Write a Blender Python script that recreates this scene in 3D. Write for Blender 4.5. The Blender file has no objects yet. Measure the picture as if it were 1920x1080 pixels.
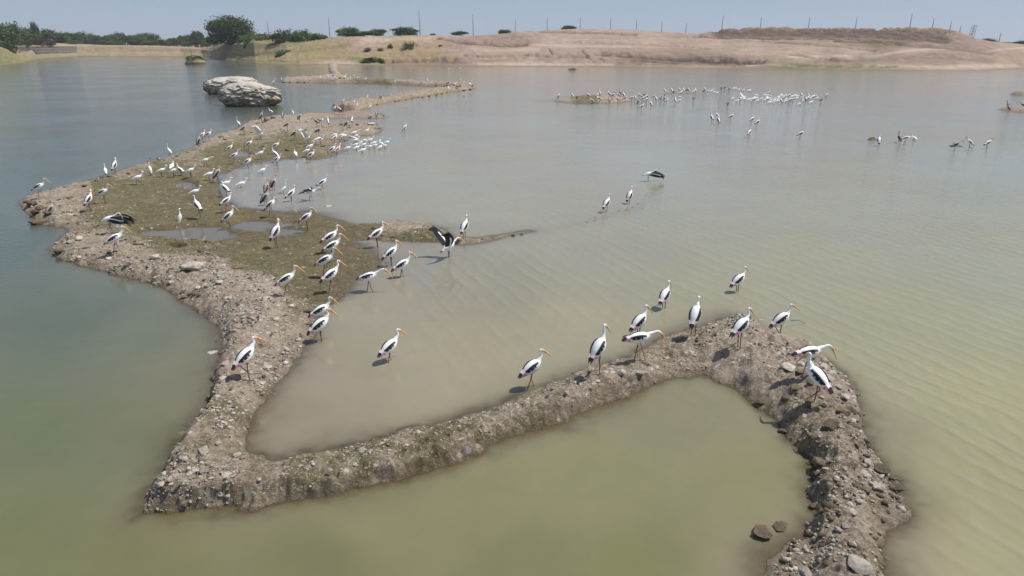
import bpy, math, random
import numpy as np
from mathutils import Vector, Matrix

random.seed(7); rng = np.random.default_rng(11)
S = bpy.context.scene
R = math.radians
# ------------------------------------------------------------------ camera, sky, sun, exposure
HAZE = .00022; CAM_H = 6.5; FPX = 1300.0; HORIZ = 80.0
PITCH = math.atan((540 - HORIZ) / FPX)
cam_d = bpy.data.cameras.new('camera'); cam = bpy.data.objects.new('camera', cam_d)
S.collection.objects.link(cam); S.camera = cam
cam.location = (0, 0, CAM_H); cam.rotation_euler = (math.pi / 2 - PITCH, 0, 0)
cam_d.sensor_width = 36; cam_d.lens = 36 * FPX / 1920; cam_d.clip_end = 20000; cam_d.clip_start = 0.1
SUN_EL, SUN_AZ = R(60), R(14)          # azimuth measured from +X towards +Y
W = bpy.data.worlds.new('World'); S.world = W; W.use_nodes = True
wn = W.node_tree.nodes; wl = W.node_tree.links
bg = wn['Background']; sky = wn.new('ShaderNodeTexSky'); sky.sky_type = 'NISHITA'
sky.sun_disc = False; sky.sun_elevation = SUN_EL; sky.sun_rotation = math.pi / 2 - SUN_AZ
sky.air_density = 1.0; sky.dust_density = 0.15; sky.ozone_density = 4.0; sky.altitude = 200
hsv = wn.new('ShaderNodeHueSaturation'); hsv.inputs['Saturation'].default_value = 0.85
wl.new(sky.outputs[0], hsv.inputs['Color'])
tint = wn.new('ShaderNodeMix'); tint.data_type = 'RGBA'; tint.blend_type = 'MULTIPLY'; tint.inputs[0].default_value = 1
tint.inputs[7].default_value = (0.93, 0.94, 1.04, 1)
hz = wn.new('ShaderNodeMix'); hz.data_type = 'RGBA'; hz.inputs[0].default_value = .68; hz.inputs[7].default_value = (4.5, 5.7, 7.75, 1)   # high thin haze
wl.new(hsv.outputs[0], tint.inputs[6]); wl.new(tint.outputs[2], hz.inputs[6]); wl.new(hz.outputs[2], bg.inputs[0])
bg.inputs[1].default_value = 0.068
sd = bpy.data.lights.new('sun', 'SUN'); so = bpy.data.objects.new('sun', sd); S.collection.objects.link(so)
sd.energy = 4.4; sd.angle = R(0.55); sd.color = (1.0, 0.955, 0.89)
sv = Vector((math.cos(SUN_EL) * math.cos(SUN_AZ), math.cos(SUN_EL) * math.sin(SUN_AZ), math.sin(SUN_EL)))
so.rotation_euler = sv.to_track_quat('Z', 'Y').to_euler(); so.location = (20, 0, 40)
S.view_settings.view_transform = 'Standard'; S.view_settings.look = 'None'
S.view_settings.exposure = 0.22; S.view_settings.gamma = 1
S.render.engine = 'CYCLES'; S.cycles.max_bounces = 6; S.cycles.transparent_max_bounces = 8
S.render.resolution_x = 1024; S.render.resolution_y = 576

# ------------------------------------------------------------------ projection helpers (pixels of the 1920x1080 photo)
cp, sp = math.cos(PITCH), math.sin(PITCH)
def ray(u, v):
    x = (np.asarray(u, float) - 960) / FPX; y = (540 - np.asarray(v, float)) / FPX
    return x, cp + sp * y, -sp + cp * y
def at(u, v, z=0.0):
    x, y, zz = ray(u, v); t = (z - CAM_H) / zz
    return x * t, y * t
def proj(X, Y, Z=0.0):
    zz = Z - CAM_H; f = Y * cp - zz * sp; up = Y * sp + zz * cp
    f = np.maximum(f, 0.05)
    return 960 + FPX * X / f, 540 - FPX * up / f

# ------------------------------------------------------------------ numpy noise
def _h(ix, iy, s):
    a = (ix.astype(np.int64) * 374761393 + iy.astype(np.int64) * 668265263 + s * 974634777) & 0xffffffff
    a = ((a ^ (a >> 13)) * 1274126177) & 0xffffffff
    return ((a ^ (a >> 16)) & 0xffff) / 65535.0
def vn(x, y, s=0):
    ix = np.floor(x); iy = np.floor(y); fx = x - ix; fy = y - iy
    fx = fx * fx * (3 - 2 * fx); fy = fy * fy * (3 - 2 * fy)
    a = _h(ix, iy, s); b = _h(ix + 1, iy, s); c = _h(ix, iy + 1, s); d = _h(ix + 1, iy + 1, s)
    return (a * (1 - fx) + b * fx) * (1 - fy) + (c * (1 - fx) + d * fx) * fy
def fbm(x, y, o=4, s=0, g=0.5):
    t = 0; a = 1; n = 0
    for k in range(o):
        t = t + a * (vn(x, y, s + k * 17) - 0.5) * 2; n += a; a *= g; x = x * 2.03 + 5.1; y = y * 2.03 + 1.7
    return t / n
def ridge(x, y, o=3, s=0):
    t = 0; a = 1; n = 0
    for k in range(o):
        t = t + a * (1 - np.abs(vn(x, y, s + k * 13) * 2 - 1)); n += a; a *= .5; x = x * 2.1 + 3; y = y * 2.1 + 7
    return t / n
def sstep(a, b, x):
    t = np.clip((x - a) / (b - a), 0, 1); return t * t * (3 - 2 * t)
def field(pts, u, v, power=3.0, vs=1.6):
    """inverse distance field from control points (u, v, values...)"""
    pts = np.array(pts, float); acc = 0; wt = 0
    shp = np.shape(u); u = np.ravel(u); v = np.ravel(v)
    for p in pts:
        w = 1.0 / (((u - p[0]) ** 2 + ((v - p[1]) * vs) ** 2) ** (power / 2) + 40.0)
        acc = acc + w[:, None] * p[None, 2:]; wt = wt + w
    r = acc / wt[:, None]
    return r.reshape(shp + (pts.shape[1] - 2,))

# ------------------------------------------------------------------ object helpers
COL = S.collection
def link(o, parent=None):
    COL.objects.link(o)
    if parent: o.parent = parent
    return o
def tag(o, label=None, cat=None, group=None, kind=None):
    if label: o['label'] = label
    if cat: o['category'] = cat
    if group: o['group'] = group
    if kind: o['kind'] = kind
    return o
def mesh_np(name, V, F, mat, attrs=None, smooth=True):
    """V (n,3), F (m,k) constant k"""
    me = bpy.data.meshes.new(name); V = np.asarray(V, np.float32); F = np.asarray(F, np.int32)
    k = F.shape[1]
    me.vertices.add(len(V)); me.vertices.foreach_set('co', V.ravel())
    me.loops.add(F.size); me.loops.foreach_set('vertex_index', F.ravel())
    me.polygons.add(len(F)); me.polygons.foreach_set('loop_start', np.arange(0, F.size, k, dtype=np.int32))
    me.polygons.foreach_set('loop_total', np.full(len(F), k, np.int32))
    me.update(calc_edges=True)
    if smooth: me.polygons.foreach_set('use_smooth', np.ones(len(F), bool))
    for an, (dom, arr) in (attrs or {}).items():
        a = me.attributes.new(an, 'FLOAT_COLOR', dom)
        arr = np.asarray(arr, np.float32)
        if arr.shape[1] == 3: arr = np.hstack([arr, np.ones((len(arr), 1), np.float32)])
        a.data.foreach_set('color', arr.ravel())
    me.materials.append(mat); me.validate(); me.update()
    return me
class MB:
    """collects quads/tris with a colour per face"""
    def __init__(s): s.V = []; s.F = []; s.C = []; s.n = 0
    def add(s, V, F, C):
        s.V += [tuple(v) for v in V]; s.F += [tuple(i + s.n for i in f) for f in F]; s.C += list(C); s.n += len(V)
    def mesh(s, name, mat, smooth=True):
        me = bpy.data.meshes.new(name); me.from_pydata(s.V, [], s.F)
        if smooth: me.polygons.foreach_set('use_smooth', [True] * len(s.F))
        a = me.attributes.new('Col', 'FLOAT_COLOR', 'FACE')
        a.data.foreach_set('color', np.array([list(c[:3]) + [1] for c in s.C], np.float32).ravel())
        me.materials.append(mat); me.update(); return me

# ------------------------------------------------------------------ material helpers
class NT:
    def __init__(s, name):
        s.m = bpy.data.materials.new(name); s.m.use_nodes = True; s.t = s.m.node_tree; s.t.nodes.clear()
        s.out = s.n('ShaderNodeOutputMaterial')
    def n(s, k, **kw):
        x = s.t.nodes.new(k)
        for a, b in kw.items(): setattr(x, a, b)
        return x
    def set(s, sock, v):
        if isinstance(v, bpy.types.NodeSocket): s.t.links.new(v, sock)
        elif isinstance(v, (tuple, list)) and len(v) == 3 and sock.type == 'RGBA': sock.default_value = (*v, 1)
        else: sock.default_value = v
    def co(s, scale=(1, 1, 1), rot=(0, 0, 0)):
        tc = s.n('ShaderNodeTexCoord'); mp = s.n('ShaderNodeMapping')
        s.t.links.new(tc.outputs['Object'], mp.inputs[0]); mp.inputs['Scale'].default_value = scale; mp.inputs['Rotation'].default_value = rot
        return mp.outputs[0]
    def noise(s, vec, scale, detail=4, rough=.55, dist=0, out='Fac'):
        x = s.n('ShaderNodeTexNoise'); s.set(x.inputs['Vector'], vec); x.inputs['Scale'].default_value = scale
        x.inputs['Detail'].default_value = detail; x.inputs['Roughness'].default_value = rough; x.inputs['Distortion'].default_value = dist
        return x.outputs[out]
    def vor(s, vec, scale, feature='F1', out='Distance', rand=1):
        x = s.n('ShaderNodeTexVoronoi', feature=feature); s.set(x.inputs['Vector'], vec); x.inputs['Scale'].default_value = scale
        x.inputs['Randomness'].default_value = rand
        return x.outputs[out]
    def ramp(s, f, a, b, c0=0.0, c1=1.0):
        x = s.n('ShaderNodeMapRange'); x.interpolation_type = 'SMOOTHSTEP'
        s.set(x.inputs[0], f); s.set(x.inputs[1], a); s.set(x.inputs[2], b); s.set(x.inputs[3], c0); s.set(x.inputs[4], c1)
        return x.outputs[0]
    def mix(s, f, a, b, blend='MIX'):
        x = s.n('ShaderNodeMix', data_type='RGBA', blend_type=blend)
        s.set(x.inputs[0], f); s.set(x.inputs[6], a); s.set(x.inputs[7], b); return x.outputs[2]
    def math(s, op, a, b=0.0, clamp=False):
        x = s.n('ShaderNodeMath', operation=op, use_clamp=clamp); s.set(x.inputs[0], a); s.set(x.inputs[1], b); return x.outputs[0]
    def attr(s, name):
        x = s.n('ShaderNodeAttribute'); x.attribute_name = name
        sp_ = s.n('ShaderNodeSeparateColor'); s.t.links.new(x.outputs['Color'], sp_.inputs[0])
        return x.outputs['Color'], sp_.outputs[0], sp_.outputs[1], sp_.outputs[2]
    def bump(s, h, strength=.5, dist=.02, normal=None):
        x = s.n('ShaderNodeBump'); s.set(x.inputs['Height'], h); s.set(x.inputs['Strength'], strength); x.inputs['Distance'].default_value = dist
        if normal is not None: s.set(x.inputs['Normal'], normal)
        return x.outputs[0]
    def bsdf(s, col, rough=.8, normal=None, spec=.3):
        x = s.n('ShaderNodeBsdfPrincipled'); s.set(x.inputs['Base Color'], col); s.set(x.inputs['Roughness'], rough)
        s.set(x.inputs['Specular IOR Level'], spec)
        if normal is not None: s.set(x.inputs['Normal'], normal)
        return x.outputs[0]
    def done(s, sh): s.t.links.new(sh, s.out.inputs[0]); return s.m
def zcoord(m):
    g = m.n('ShaderNodeNewGeometry'); x = m.n('ShaderNodeSeparateXYZ'); m.t.links.new(g.outputs['Position'], x.inputs[0]); return x.outputs[2]

# mud bank: mask R = algae/grass, G = pale rubble
def mud_material():
    m = NT('mud'); co = m.co(); _, g, p, far = m.attr('mask')
    big = m.noise(co, .55, 4, .6); mid = m.noise(co, 3.2, 5, .65); fine = m.noise(co, 17, 5, .7)
    c = m.mix(m.ramp(mid, .32, .68), (.125, .092, .062), (.310, .245, .180))
    c = m.mix(m.math('MULTIPLY', m.ramp(fine, .42, .68), .85), c, (.43, .36, .28), 'MIX')
    c = m.mix(m.math('MULTIPLY', m.ramp(m.noise(co, 9, 4, .7), .5, .72), .55), c, (.088, .062, .04))
    # dry pale rubble ground
    dry = m.math('MULTIPLY', p, m.ramp(m.noise(co, 2.3, 5, .7), .38, .62))
    c = m.mix(m.math('MULTIPLY', dry, .8), c, m.mix(fine, (.22, .17, .125), (.50, .42, .34)))
    # algae and short grass
    gm = m.math('MULTIPLY', m.ramp(m.math('ADD', g, m.math('MULTIPLY', m.math('SUBTRACT', m.noise(co, 1.3, 6, .72), .5), 1.5)), .28, .62), m.ramp(m.noise(co, 5, 5, .72), .25, .48))
    gc = m.mix(m.ramp(m.noise(co, 6, 5, .7), .35, .7), (.070, .064, .023), (.162, .138, .058))
    gc = m.mix(m.math('MULTIPLY', m.ramp(m.noise(co, .8, 4, .6), .5, .7), .6), gc, (.190, .135, .060))
    c = m.mix(m.math('MULTIPLY', gm, .93), c, gc)
    # stone chips
    for sc, th, k, colr in ((34, .84, .9, (.55, .49, .42)), (17, .90, .8, (.48, .42, .35)), (7, .95, .8, (.60, .58, .53))):
        v = m.vor(co, sc); vc = m.n('ShaderNodeTexVoronoi'); m.set(vc.inputs['Vector'], co); vc.inputs['Scale'].default_value = sc
        sc_ = m.n('ShaderNodeSeparateColor'); m.t.links.new(vc.outputs['Color'], sc_.inputs[0])
        thr = m.math('SUBTRACT', m.math('ADD', th - .05, m.math('MULTIPLY', m.ramp(m.noise(co, 1.7, 4, .65), .35, .65), .22)), m.math('MULTIPLY', p, .22))
        on = m.math('MULTIPLY', m.math('GREATER_THAN', sc_.outputs[0], thr), m.ramp(v, .40, .30))
        c = m.mix(m.math('MULTIPLY', on, k * .8), c, colr)
    # droppings
    gw = m.math('MULTIPLY', m.ramp(m.noise(co, 1.3, 3, .6), .58, .70), m.ramp(m.noise(co, 14, 6, .8), .56, .62))
    c = m.mix(m.math('MULTIPLY', gw, .85), c, (.66, .65, .62))
    z = zcoord(m); zz = m.math('ADD', z, m.math('MULTIPLY', mid, .05))
    damp = m.ramp(m.math('ADD', z, m.math('MULTIPLY', m.noise(co, 1.9, 4, .65), .22)), .16, .30, 1, 0)
    c = m.mix(m.math('MULTIPLY', damp, .30), c, (.115, .082, .050))
    wet = m.ramp(zz, .015, .085, 1, 0)
    c = m.mix(m.math('MULTIPLY', wet, .55), c, (.105, .080, .052))
    h = m.math('ADD', m.math('MULTIPLY', mid, .5), m.math('ADD', m.math('MULTIPLY', fine, .5), m.math('MULTIPLY', m.noise(co, 55, 3, .7), .25)))
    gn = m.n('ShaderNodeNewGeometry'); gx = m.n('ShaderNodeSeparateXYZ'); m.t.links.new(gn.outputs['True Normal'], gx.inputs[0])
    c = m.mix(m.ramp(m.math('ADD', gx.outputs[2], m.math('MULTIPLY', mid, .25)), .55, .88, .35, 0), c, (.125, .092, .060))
    nrm = m.bump(h, 1.0, .11)
    return m.done(m.bsdf(c, m.ramp(wet, 0, 1, .92, .55), nrm, .25))
def water_material():
    m = NT('water'); co = m.co(); col, r, g, b = m.attr('murk')
    dat, depth, wave, calm = m.attr('wdat')
    # surface ripples: short chop everywhere, long slanted crests on the windy right side
    dn = m.noise(co, .25, 3, .5, out='Color')
    w1 = m.n('ShaderNodeTexWave', wave_type='BANDS', bands_direction='X', wave_profile='SIN')
    m.set(w1.inputs['Vector'], m.co((1, 1, 1), (0, 0, R(-24)))); w1.inputs['Scale'].default_value = .62
    w1.inputs['Distortion'].default_value = 4.5; w1.inputs['Detail'].default_value = 3; w1.inputs['Detail Scale'].default_value = .55; w1.inputs['Detail Roughness'].default_value = .6
    w2 = m.n('ShaderNodeTexWave', wave_type='BANDS', bands_direction='X', wave_profile='SIN')
    m.set(w2.inputs['Vector'], m.co((1, 1, 1), (0, 0, R(12)))); w2.inputs['Scale'].default_value = .95
    w2.inputs['Distortion'].default_value = 5; w2.inputs['Detail'].default_value = 3; w2.inputs['Detail Scale'].default_value = .8
    crest = m.math('MULTIPLY', m.math('POWER', w1.outputs['Fac'], 3.0), m.ramp(m.noise(co, .7, 3, .6), .35, .65, .35, 1.3))
    n1 = m.noise(m.co((1, 1.6, 1), (0, 0, R(-22))), 2.6, 4, .55); n2 = m.noise(co, 9, 3, .55)
    patch = m.ramp(m.noise(co, .09, 4, .6), .35, .65, .45, 1.0)
    h = m.math('ADD', m.math('MULTIPLY', crest, m.math('MULTIPLY', wave, .8)), m.math('MULTIPLY', w2.outputs['Fac'], m.math('MULTIPLY', wave, .25)))
    h = m.math('ADD', h, m.math('MULTIPLY', n1, m.math('MULTIPLY', calm, 1.1)))
    h = m.math('ADD', h, m.math('MULTIPLY', n2, m.math('MULTIPLY', calm, .5)))
    h = m.math('MULTIPLY', h, patch)
    nrm = m.bump(h, .80, .055)
    blot = m.noise(co, .35, 4, .6)
    blot = m.math('ADD', m.math('MULTIPLY', blot, .6), m.math('MULTIPLY', m.noise(co, 1.1, 6, .7, 1.2), .4))
    body = m.mix(m.ramp(blot, .32, .68), m.mix(1.0, col, (.94, .95, .96), 'MULTIPLY'), m.mix(1.0, col, (1.07, 1.05, 1.02), 'MULTIPLY'))
    dif = m.n('ShaderNodeBsdfDiffuse'); m.set(dif.inputs['Color'], body); m.set(dif.inputs['Normal'], m.bump(h, .55, .05))
    tr = m.n('ShaderNodeBsdfTransparent'); m.set(tr.inputs['Color'], (.80, .74, .62))
    al = m.math('SUBTRACT', 1.0, m.math('POWER', 2.7182, m.math('MULTIPLY', depth, -12.0)))
    al = m.ramp(al, 0, 1, 0.12, 1)
    mx = m.n('ShaderNodeMixShader'); m.set(mx.inputs[0], al); m.t.links.new(tr.outputs[0], mx.inputs[1]); m.t.links.new(dif.outputs[0], mx.inputs[2])
    gl = m.n('ShaderNodeBsdfGlossy'); gl.inputs['Roughness'].default_value = .06; gl.inputs['Color'].default_value = (.98, .95, .88, 1); m.set(gl.inputs['Normal'], nrm)
    fr = m.n('ShaderNodeFresnel'); fr.inputs['IOR'].default_value = 1.33; m.set(fr.inputs['Normal'], nrm)
    m2 = m.n('ShaderNodeMixShader'); m.t.links.new(fr.outputs[0], m2.inputs[0]); m.t.links.new(mx.outputs[0], m2.inputs[1]); m.t.links.new(gl.outputs[0], m2.inputs[2])
    return m.done(m2.outputs[0])
def land_material():
    # mask R = green, G = dry grass, B = dark raw earth
    m = NT('bank_soil'); co = m.co(); _, g, d, k = m.attr('mask')
    big = m.noise(co, .05, 4, .6); mid = m.noise(co, .35, 5, .65); fine = m.noise(co, 1.6, 5, .7)
    strata = m.noise(m.co((.035, .035, 1.6)), 1.0, 5, .65)
    c = m.mix(m.ramp(mid, .3, .7), (.270, .200, .160), (.385, .300, .245))
    c = m.mix(m.math('MULTIPLY', m.ramp(strata, .48, .62), .5), c, (.26, .17, .122))
    c = m.mix(m.math('MULTIPLY', m.ramp(big, .45, .7), .5), c, (.40, .28, .205))
    _, pl, *_r = m.attr('pale'); c = m.mix(m.math('MULTIPLY', pl, .85), c, (.47, .38, .30)); c = m.mix(m.math('MULTIPLY', k, m.ramp(m.noise(co, .5, 5, .75), .20, .52)), c, (.092, .062, .046))
    c = m.mix(m.math('MULTIPLY', d, m.ramp(m.noise(co, .6, 5, .7), .30, .55)), c, m.mix(fine, (.26, .195, .085), (.36, .27, .13)))
    c = m.mix(m.math('MULTIPLY', g, m.ramp(m.noise(co, .7, 5, .7), .34, .52)), c, m.mix(fine, (.07, .095, .03), (.17, .175, .06)))
    c = m.mix(m.math('MULTIPLY', m.ramp(fine, .55, .75), .4), c, (.19, .13, .09))
    z = zcoord(m); c = m.mix(m.ramp(z, .05, .35, .6, 0), c, (.15, .115, .08))
    nrm = m.bump(m.math('ADD', mid, m.math('MULTIPLY', fine, .5)), .8, .6)
    return m.done(m.bsdf(c, .95, nrm, .15))
def rock_material(name, c0, c1, c2, moss=.25, sc=1.0):
    m = NT(name); co = m.co()
    oi = m.n('ShaderNodeObjectInfo')
    n1 = m.noise(co, 2.4 * sc, 6, .7); n2 = m.noise(co, 11 * sc, 5, .7)
    c = m.mix(m.ramp(n1, .35, .65), c0, c1); c = m.mix(m.math('MULTIPLY', m.ramp(n2, .5, .7), .6), c, c2)
    g = m.n('ShaderNodeNewGeometry'); sx = m.n('ShaderNodeSeparateXYZ'); m.t.links.new(g.outputs['Normal'], sx.inputs[0])
    c = m.mix(m.math('MULTIPLY', m.ramp(m.noise(co, 3.1 * sc, 5, .6), .52, .66), moss), c, (.12, .105, .04))
    br = m.ramp(oi.outputs['Random'], 0, 1, .72, 1.14)
    x = m.n('ShaderNodeCombineColor'); [m.set(x.inputs[i], br) for i in range(3)]
    c = m.mix(1.0, c, x.outputs[0], 'MULTIPLY')
    return m.done(m.bsdf(c, .93, m.bump(m.math('ADD', n1, m.math('MULTIPLY', n2, .6)), .8, .05 / sc), .2))
def boulder_material():
    m = NT('boulder_rock'); co = m.co(); n1 = m.noise(co, .9, 6, .7); n2 = m.noise(m.co((1, 1, 2.2)), 2.6, 6, .75)
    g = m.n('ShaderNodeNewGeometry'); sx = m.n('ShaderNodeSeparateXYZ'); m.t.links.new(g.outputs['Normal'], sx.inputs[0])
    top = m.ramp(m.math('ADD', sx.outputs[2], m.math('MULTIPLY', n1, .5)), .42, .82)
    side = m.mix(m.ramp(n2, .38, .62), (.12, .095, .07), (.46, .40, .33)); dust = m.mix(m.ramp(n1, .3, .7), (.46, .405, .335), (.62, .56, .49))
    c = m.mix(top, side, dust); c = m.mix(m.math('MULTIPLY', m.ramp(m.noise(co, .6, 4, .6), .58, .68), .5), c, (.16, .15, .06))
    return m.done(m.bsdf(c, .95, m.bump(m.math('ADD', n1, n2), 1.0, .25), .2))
def col_material(name, rough=.7, var=.12, spec=.3, sc=20, trans=0):
    m = NT(name); c, *_ = m.attr('Col'); co = m.co()
    n = m.noise(co, sc, 3, .6); c = m.mix(m.ramp(n, .3, .7, 0, var), c, (.05, .05, .04))
    if trans:
        a = m.n('ShaderNodeBsdfDiffuse'); m.set(a.inputs[0], c); b = m.n('ShaderNodeBsdfTranslucent'); m.set(b.inputs[0], c)
        x = m.n('ShaderNodeMixShader'); x.inputs[0].default_value = trans; m.t.links.new(a.outputs[0], x.inputs[1]); m.t.links.new(b.outputs[0], x.inputs[2])
        return m.done(x.outputs[0])
    return m.done(m.bsdf(c, rough, m.bump(n, .15, .01), spec))
def plain(name, c, rough=.8):
    m = NT(name); co = m.co(); n = m.noise(co, 3, 5, .6)
    return m.done(m.bsdf(m.mix(m.ramp(n, .3, .7, 0, .5), c, tuple(x * .55 for x in c)), rough))
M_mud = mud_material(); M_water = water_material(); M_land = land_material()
M_pale = rock_material('pale_rock', (.40, .345, .28), (.62, .56, .49), (.30, .25, .195), .12)
M_dark = rock_material('dark_rock', (.115, .088, .060), (.235, .185, .130), (.05, .04, .03), .4)
M_boul = boulder_material()
M_feather = col_material('plumage', .75, .06, .2, 30)
M_leaf = col_material('foliage', .7, .2, .2, 2, .25)
M_bark = plain('bark', (.13, .10, .075)); M_pole = plain('pole_metal', (.16, .165, .175), .6)
M_wall = None

# ------------------------------------------------------------------ the mud bank and the other low land in the lake
def P(*a): return a
# shore of the bank: (u, v, w) in photo pixels at water level; w = run in metres over which the edge that STARTS here rises
main_pts = [
 (272,965,0.133),(330,964,0.133),(400,957,0.133),(480,950,0.133),(560,939,0.114),(630,922,0.133),(700,907,0.133),(760,895,0.114),(830,874,0.133),(900,847,0.133),
 (930,833,0.152),(980,813,0.152),(1030,798,0.152),(1080,779,0.152),(1130,761,0.171),(1180,740,.10),(1230,721,.15),(1270,712,.5),(1310,708,.5),(1350,722,.35),
 (1390,738,.35),(1420,757,.28),(1450,782,.28),(1468,805,.25),(1482,832,.16),(1498,848,.14),(1518,858,.14),(1527,905,.14),(1531,940,.14),(1524,975,.14),(1512,1010,0.152),
 (1470,1030,.5),(1430,1075,.6),(1400,1200,.5),(1390,1300,.5),(1760,1300,.3),(1720,1200,.3),(1668,1100,.3),(1662,1050,.4),(1668,1000,.5),(1695,965,.6),(1708,945,.5),(1690,918,.3),
 (1662,885,.2),(1640,850,.15),(1622,800,.12),(1612,765,.2),(1598,725,.3),(1578,698,.3),(1553,676,.3),(1520,661,.3),(1488,652,.3),(1460,638,.25),
 (1437,620,.25),(1408,604,.3),(1375,595,.4),(1348,600,.5),(1318,612,.4),(1290,625,.4),(1240,640,.4),(1190,664,.35),(1130,690,.3),(1080,704,.3),
 (1030,724,.3),(960,750,.4),(900,769,.5),(840,789,.5),(780,804,.5),(700,821,.5),(640,837,.4),(580,850,.4),(530,858,.5),(500,860,.5),(470,846,.3),
 (464,826,.25),(470,800,.2),(490,770,.4),(508,745,.5),(526,718,.5),(545,695,.5),(560,663,.5),(582,626,.5),(585,600,.4),(600,576,.5),(640,562,.8),
 (662,545,.8),(668,520,.8),(700,505,.8),(722,494,.8),(700,484,.8),(684,466,.8),(672,451,.6),(695,449,.4),(760,451,.4),(830,453,.4),(870,458,.4),
 (915,452,.4),(950,443,.5),(990,437,.5),(1000,433,.5),(960,437,.5),(890,446,.4),(850,443,.3),(835,430,.25),(800,420,.25),(740,417,.3),(712,421,.4),(670,420,.6),(640,412,.8),
 (600,404,.8),(560,399,.8),(520,397,.8),(480,392,.8),(450,386,.8),(428,372,.8),(412,352,.8),(425,332,.8),(445,318,.8),(475,309,.8),(505,303,.8),
 (545,299,.8),(590,302,.5),(612,296,.5),(640,289,.5),(655,280,.6),(640,268,.8),(665,256,.6),(700,254,.4),(716,246,.4),(708,236,.4),(690,229,.6),(645,230,.6),(604,231,.7),
 (592,225,.7),(640,223,.7),(700,223,.6),(733,220,.6),(705,212,.5),(668,207,.5),(640,211,.5),(585,215,.5),(520,219,.5),(488,223,.4),(462,232,.4),(430,246,.4),
 (400,260,.4),(370,270,.4),(340,286,.4),(300,299,.3),(270,306,.3),(240,316,.3),(210,326,.3),(170,341,.3),(130,351,.3),(90,362,.3),(50,371,.3),
 (34,381,.3),(42,393,.3),(62,404,.3),(74,418,.3),(105,423,.3),(135,424,.5),(140,432,.5),(118,445,.4),(98,462,.4),(96,474,.3),(115,484,.3),(150,491,.3),(190,506,.25),(230,517,.25),
 (270,526,.25),(310,541,.25),(335,560,.3),(352,577,.3),(382,592,.3),(412,617,.3),(416,642,.25),(412,670,.25),(404,692,.15),(398,722,.10),(388,760,.10),(368,792,.15),(344,817,.15),
 (328,842,.12),(318,872,.12),(300,905,.10),(282,936,0.133)]
main_cap = [
 (300,920,0.277),(450,900,0.277),(560,890,0.277),(700,860,0.266),(850,820,0.277),(1000,775,0.288),(1100,735,0.299),(1200,695,0.299),(1300,665,0.336),(1390,640,0.386),(1470,680,0.417),(1540,730,0.417),(1560,820,0.386),(1590,950,0.355),(1600,1080,0.355),
 (1600,1250,0.355),(1480,1060,0.120),(430,790,0.266),(450,700,0.277),(440,640,0.288),(470,590,0.310),(400,550,0.277),(520,580,0.228),(350,525,0.255),(250,500,0.228),(150,475,0.200),(500,530,0.200),
 (560,540,0.090),(300,400,0.100),(450,450,0.080),(550,470,0.080),(620,520,0.060),(300,350,0.110),(420,290,0.110),(550,270,0.130),(60,385,0.228),(110,400,0.244),(140,365,0.200),(250,325,0.200),(350,290,0.228),
 (400,268,0.255),(500,232,0.266),(560,225,0.228),(640,214,0.120),(700,216,0.150),(650,240,0.160),(700,245,0.200),(780,435,0.200),(840,446,0.140),(930,446,0.050),(980,435,0.030),(620,440,0.060),(500,300,0.070),(480,400,0.060),(640,280,0.060)]
# algae, rubble
main_mask = [
 (300,920,0.29,0.68),(450,900,0.36,0.54),(560,880,0.43,0.50),(700,850,0.50,0.45),(850,810,0.47,0.41),(1000,765,0.40,0.45),(1100,735,0.32,0.54),(1200,690,0.40,0.45),(1300,650,0.36,0.45),(1390,640,0.04,0.90),(1450,690,0.00,0.90),
 (1530,720,0.07,0.85),(1500,800,0.43,0.27),(1580,830,0.25,0.45),(1590,950,0.32,0.45),(1600,1080,0.32,0.45),(1480,1060,0.07,0.36),(430,790,0.36,0.54),(450,700,0.22,0.72),(470,620,0.04,0.90),(500,560,0.00,1.00),(400,530,0.05,0.81),
 (350,515,0.20,0.68),(250,490,0.25,0.64),(150,475,0.30,0.59),(560,540,0.95,0.13),(300,400,1.00,0.17),(450,470,1.00,0.09),(350,460,1.00,0.13),(550,470,1.00,0.09),(620,500,0.95,0.09),(300,350,0.95,0.17),(420,290,0.90,0.11),(550,270,0.75,0.14),(200,380,0.85,0.26),
 (60,385,0.20,0.59),(110,400,0.20,0.64),(140,365,0.30,0.51),(250,325,0.40,0.28),(350,290,0.40,0.28),(400,265,0.10,0.33),(500,230,0.20,0.28),(560,240,0.10,0.44),(640,214,0.05,0.17),(700,216,0.00,0.17),(650,245,0.30,0.22),
 (780,430,0.10,0.77),(790,445,0.80,0.17),(870,450,0.20,0.59),(950,443,0.00,0.42),(620,440,0.90,0.17),(500,300,0.60,0.11),(480,400,0.90,0.09)]
puddles = [(375,440,62,13),(300,438,42,7),(490,424,48,9),(540,436,34,7),(348,348,20,7),(452,290,17,6),(330,469,16,3),(412,330,18,6),(560,320,90,20),(530,372,60,16),(470,360,30,14),(440,345,22,9),(640,226,42,3.0)]

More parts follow.
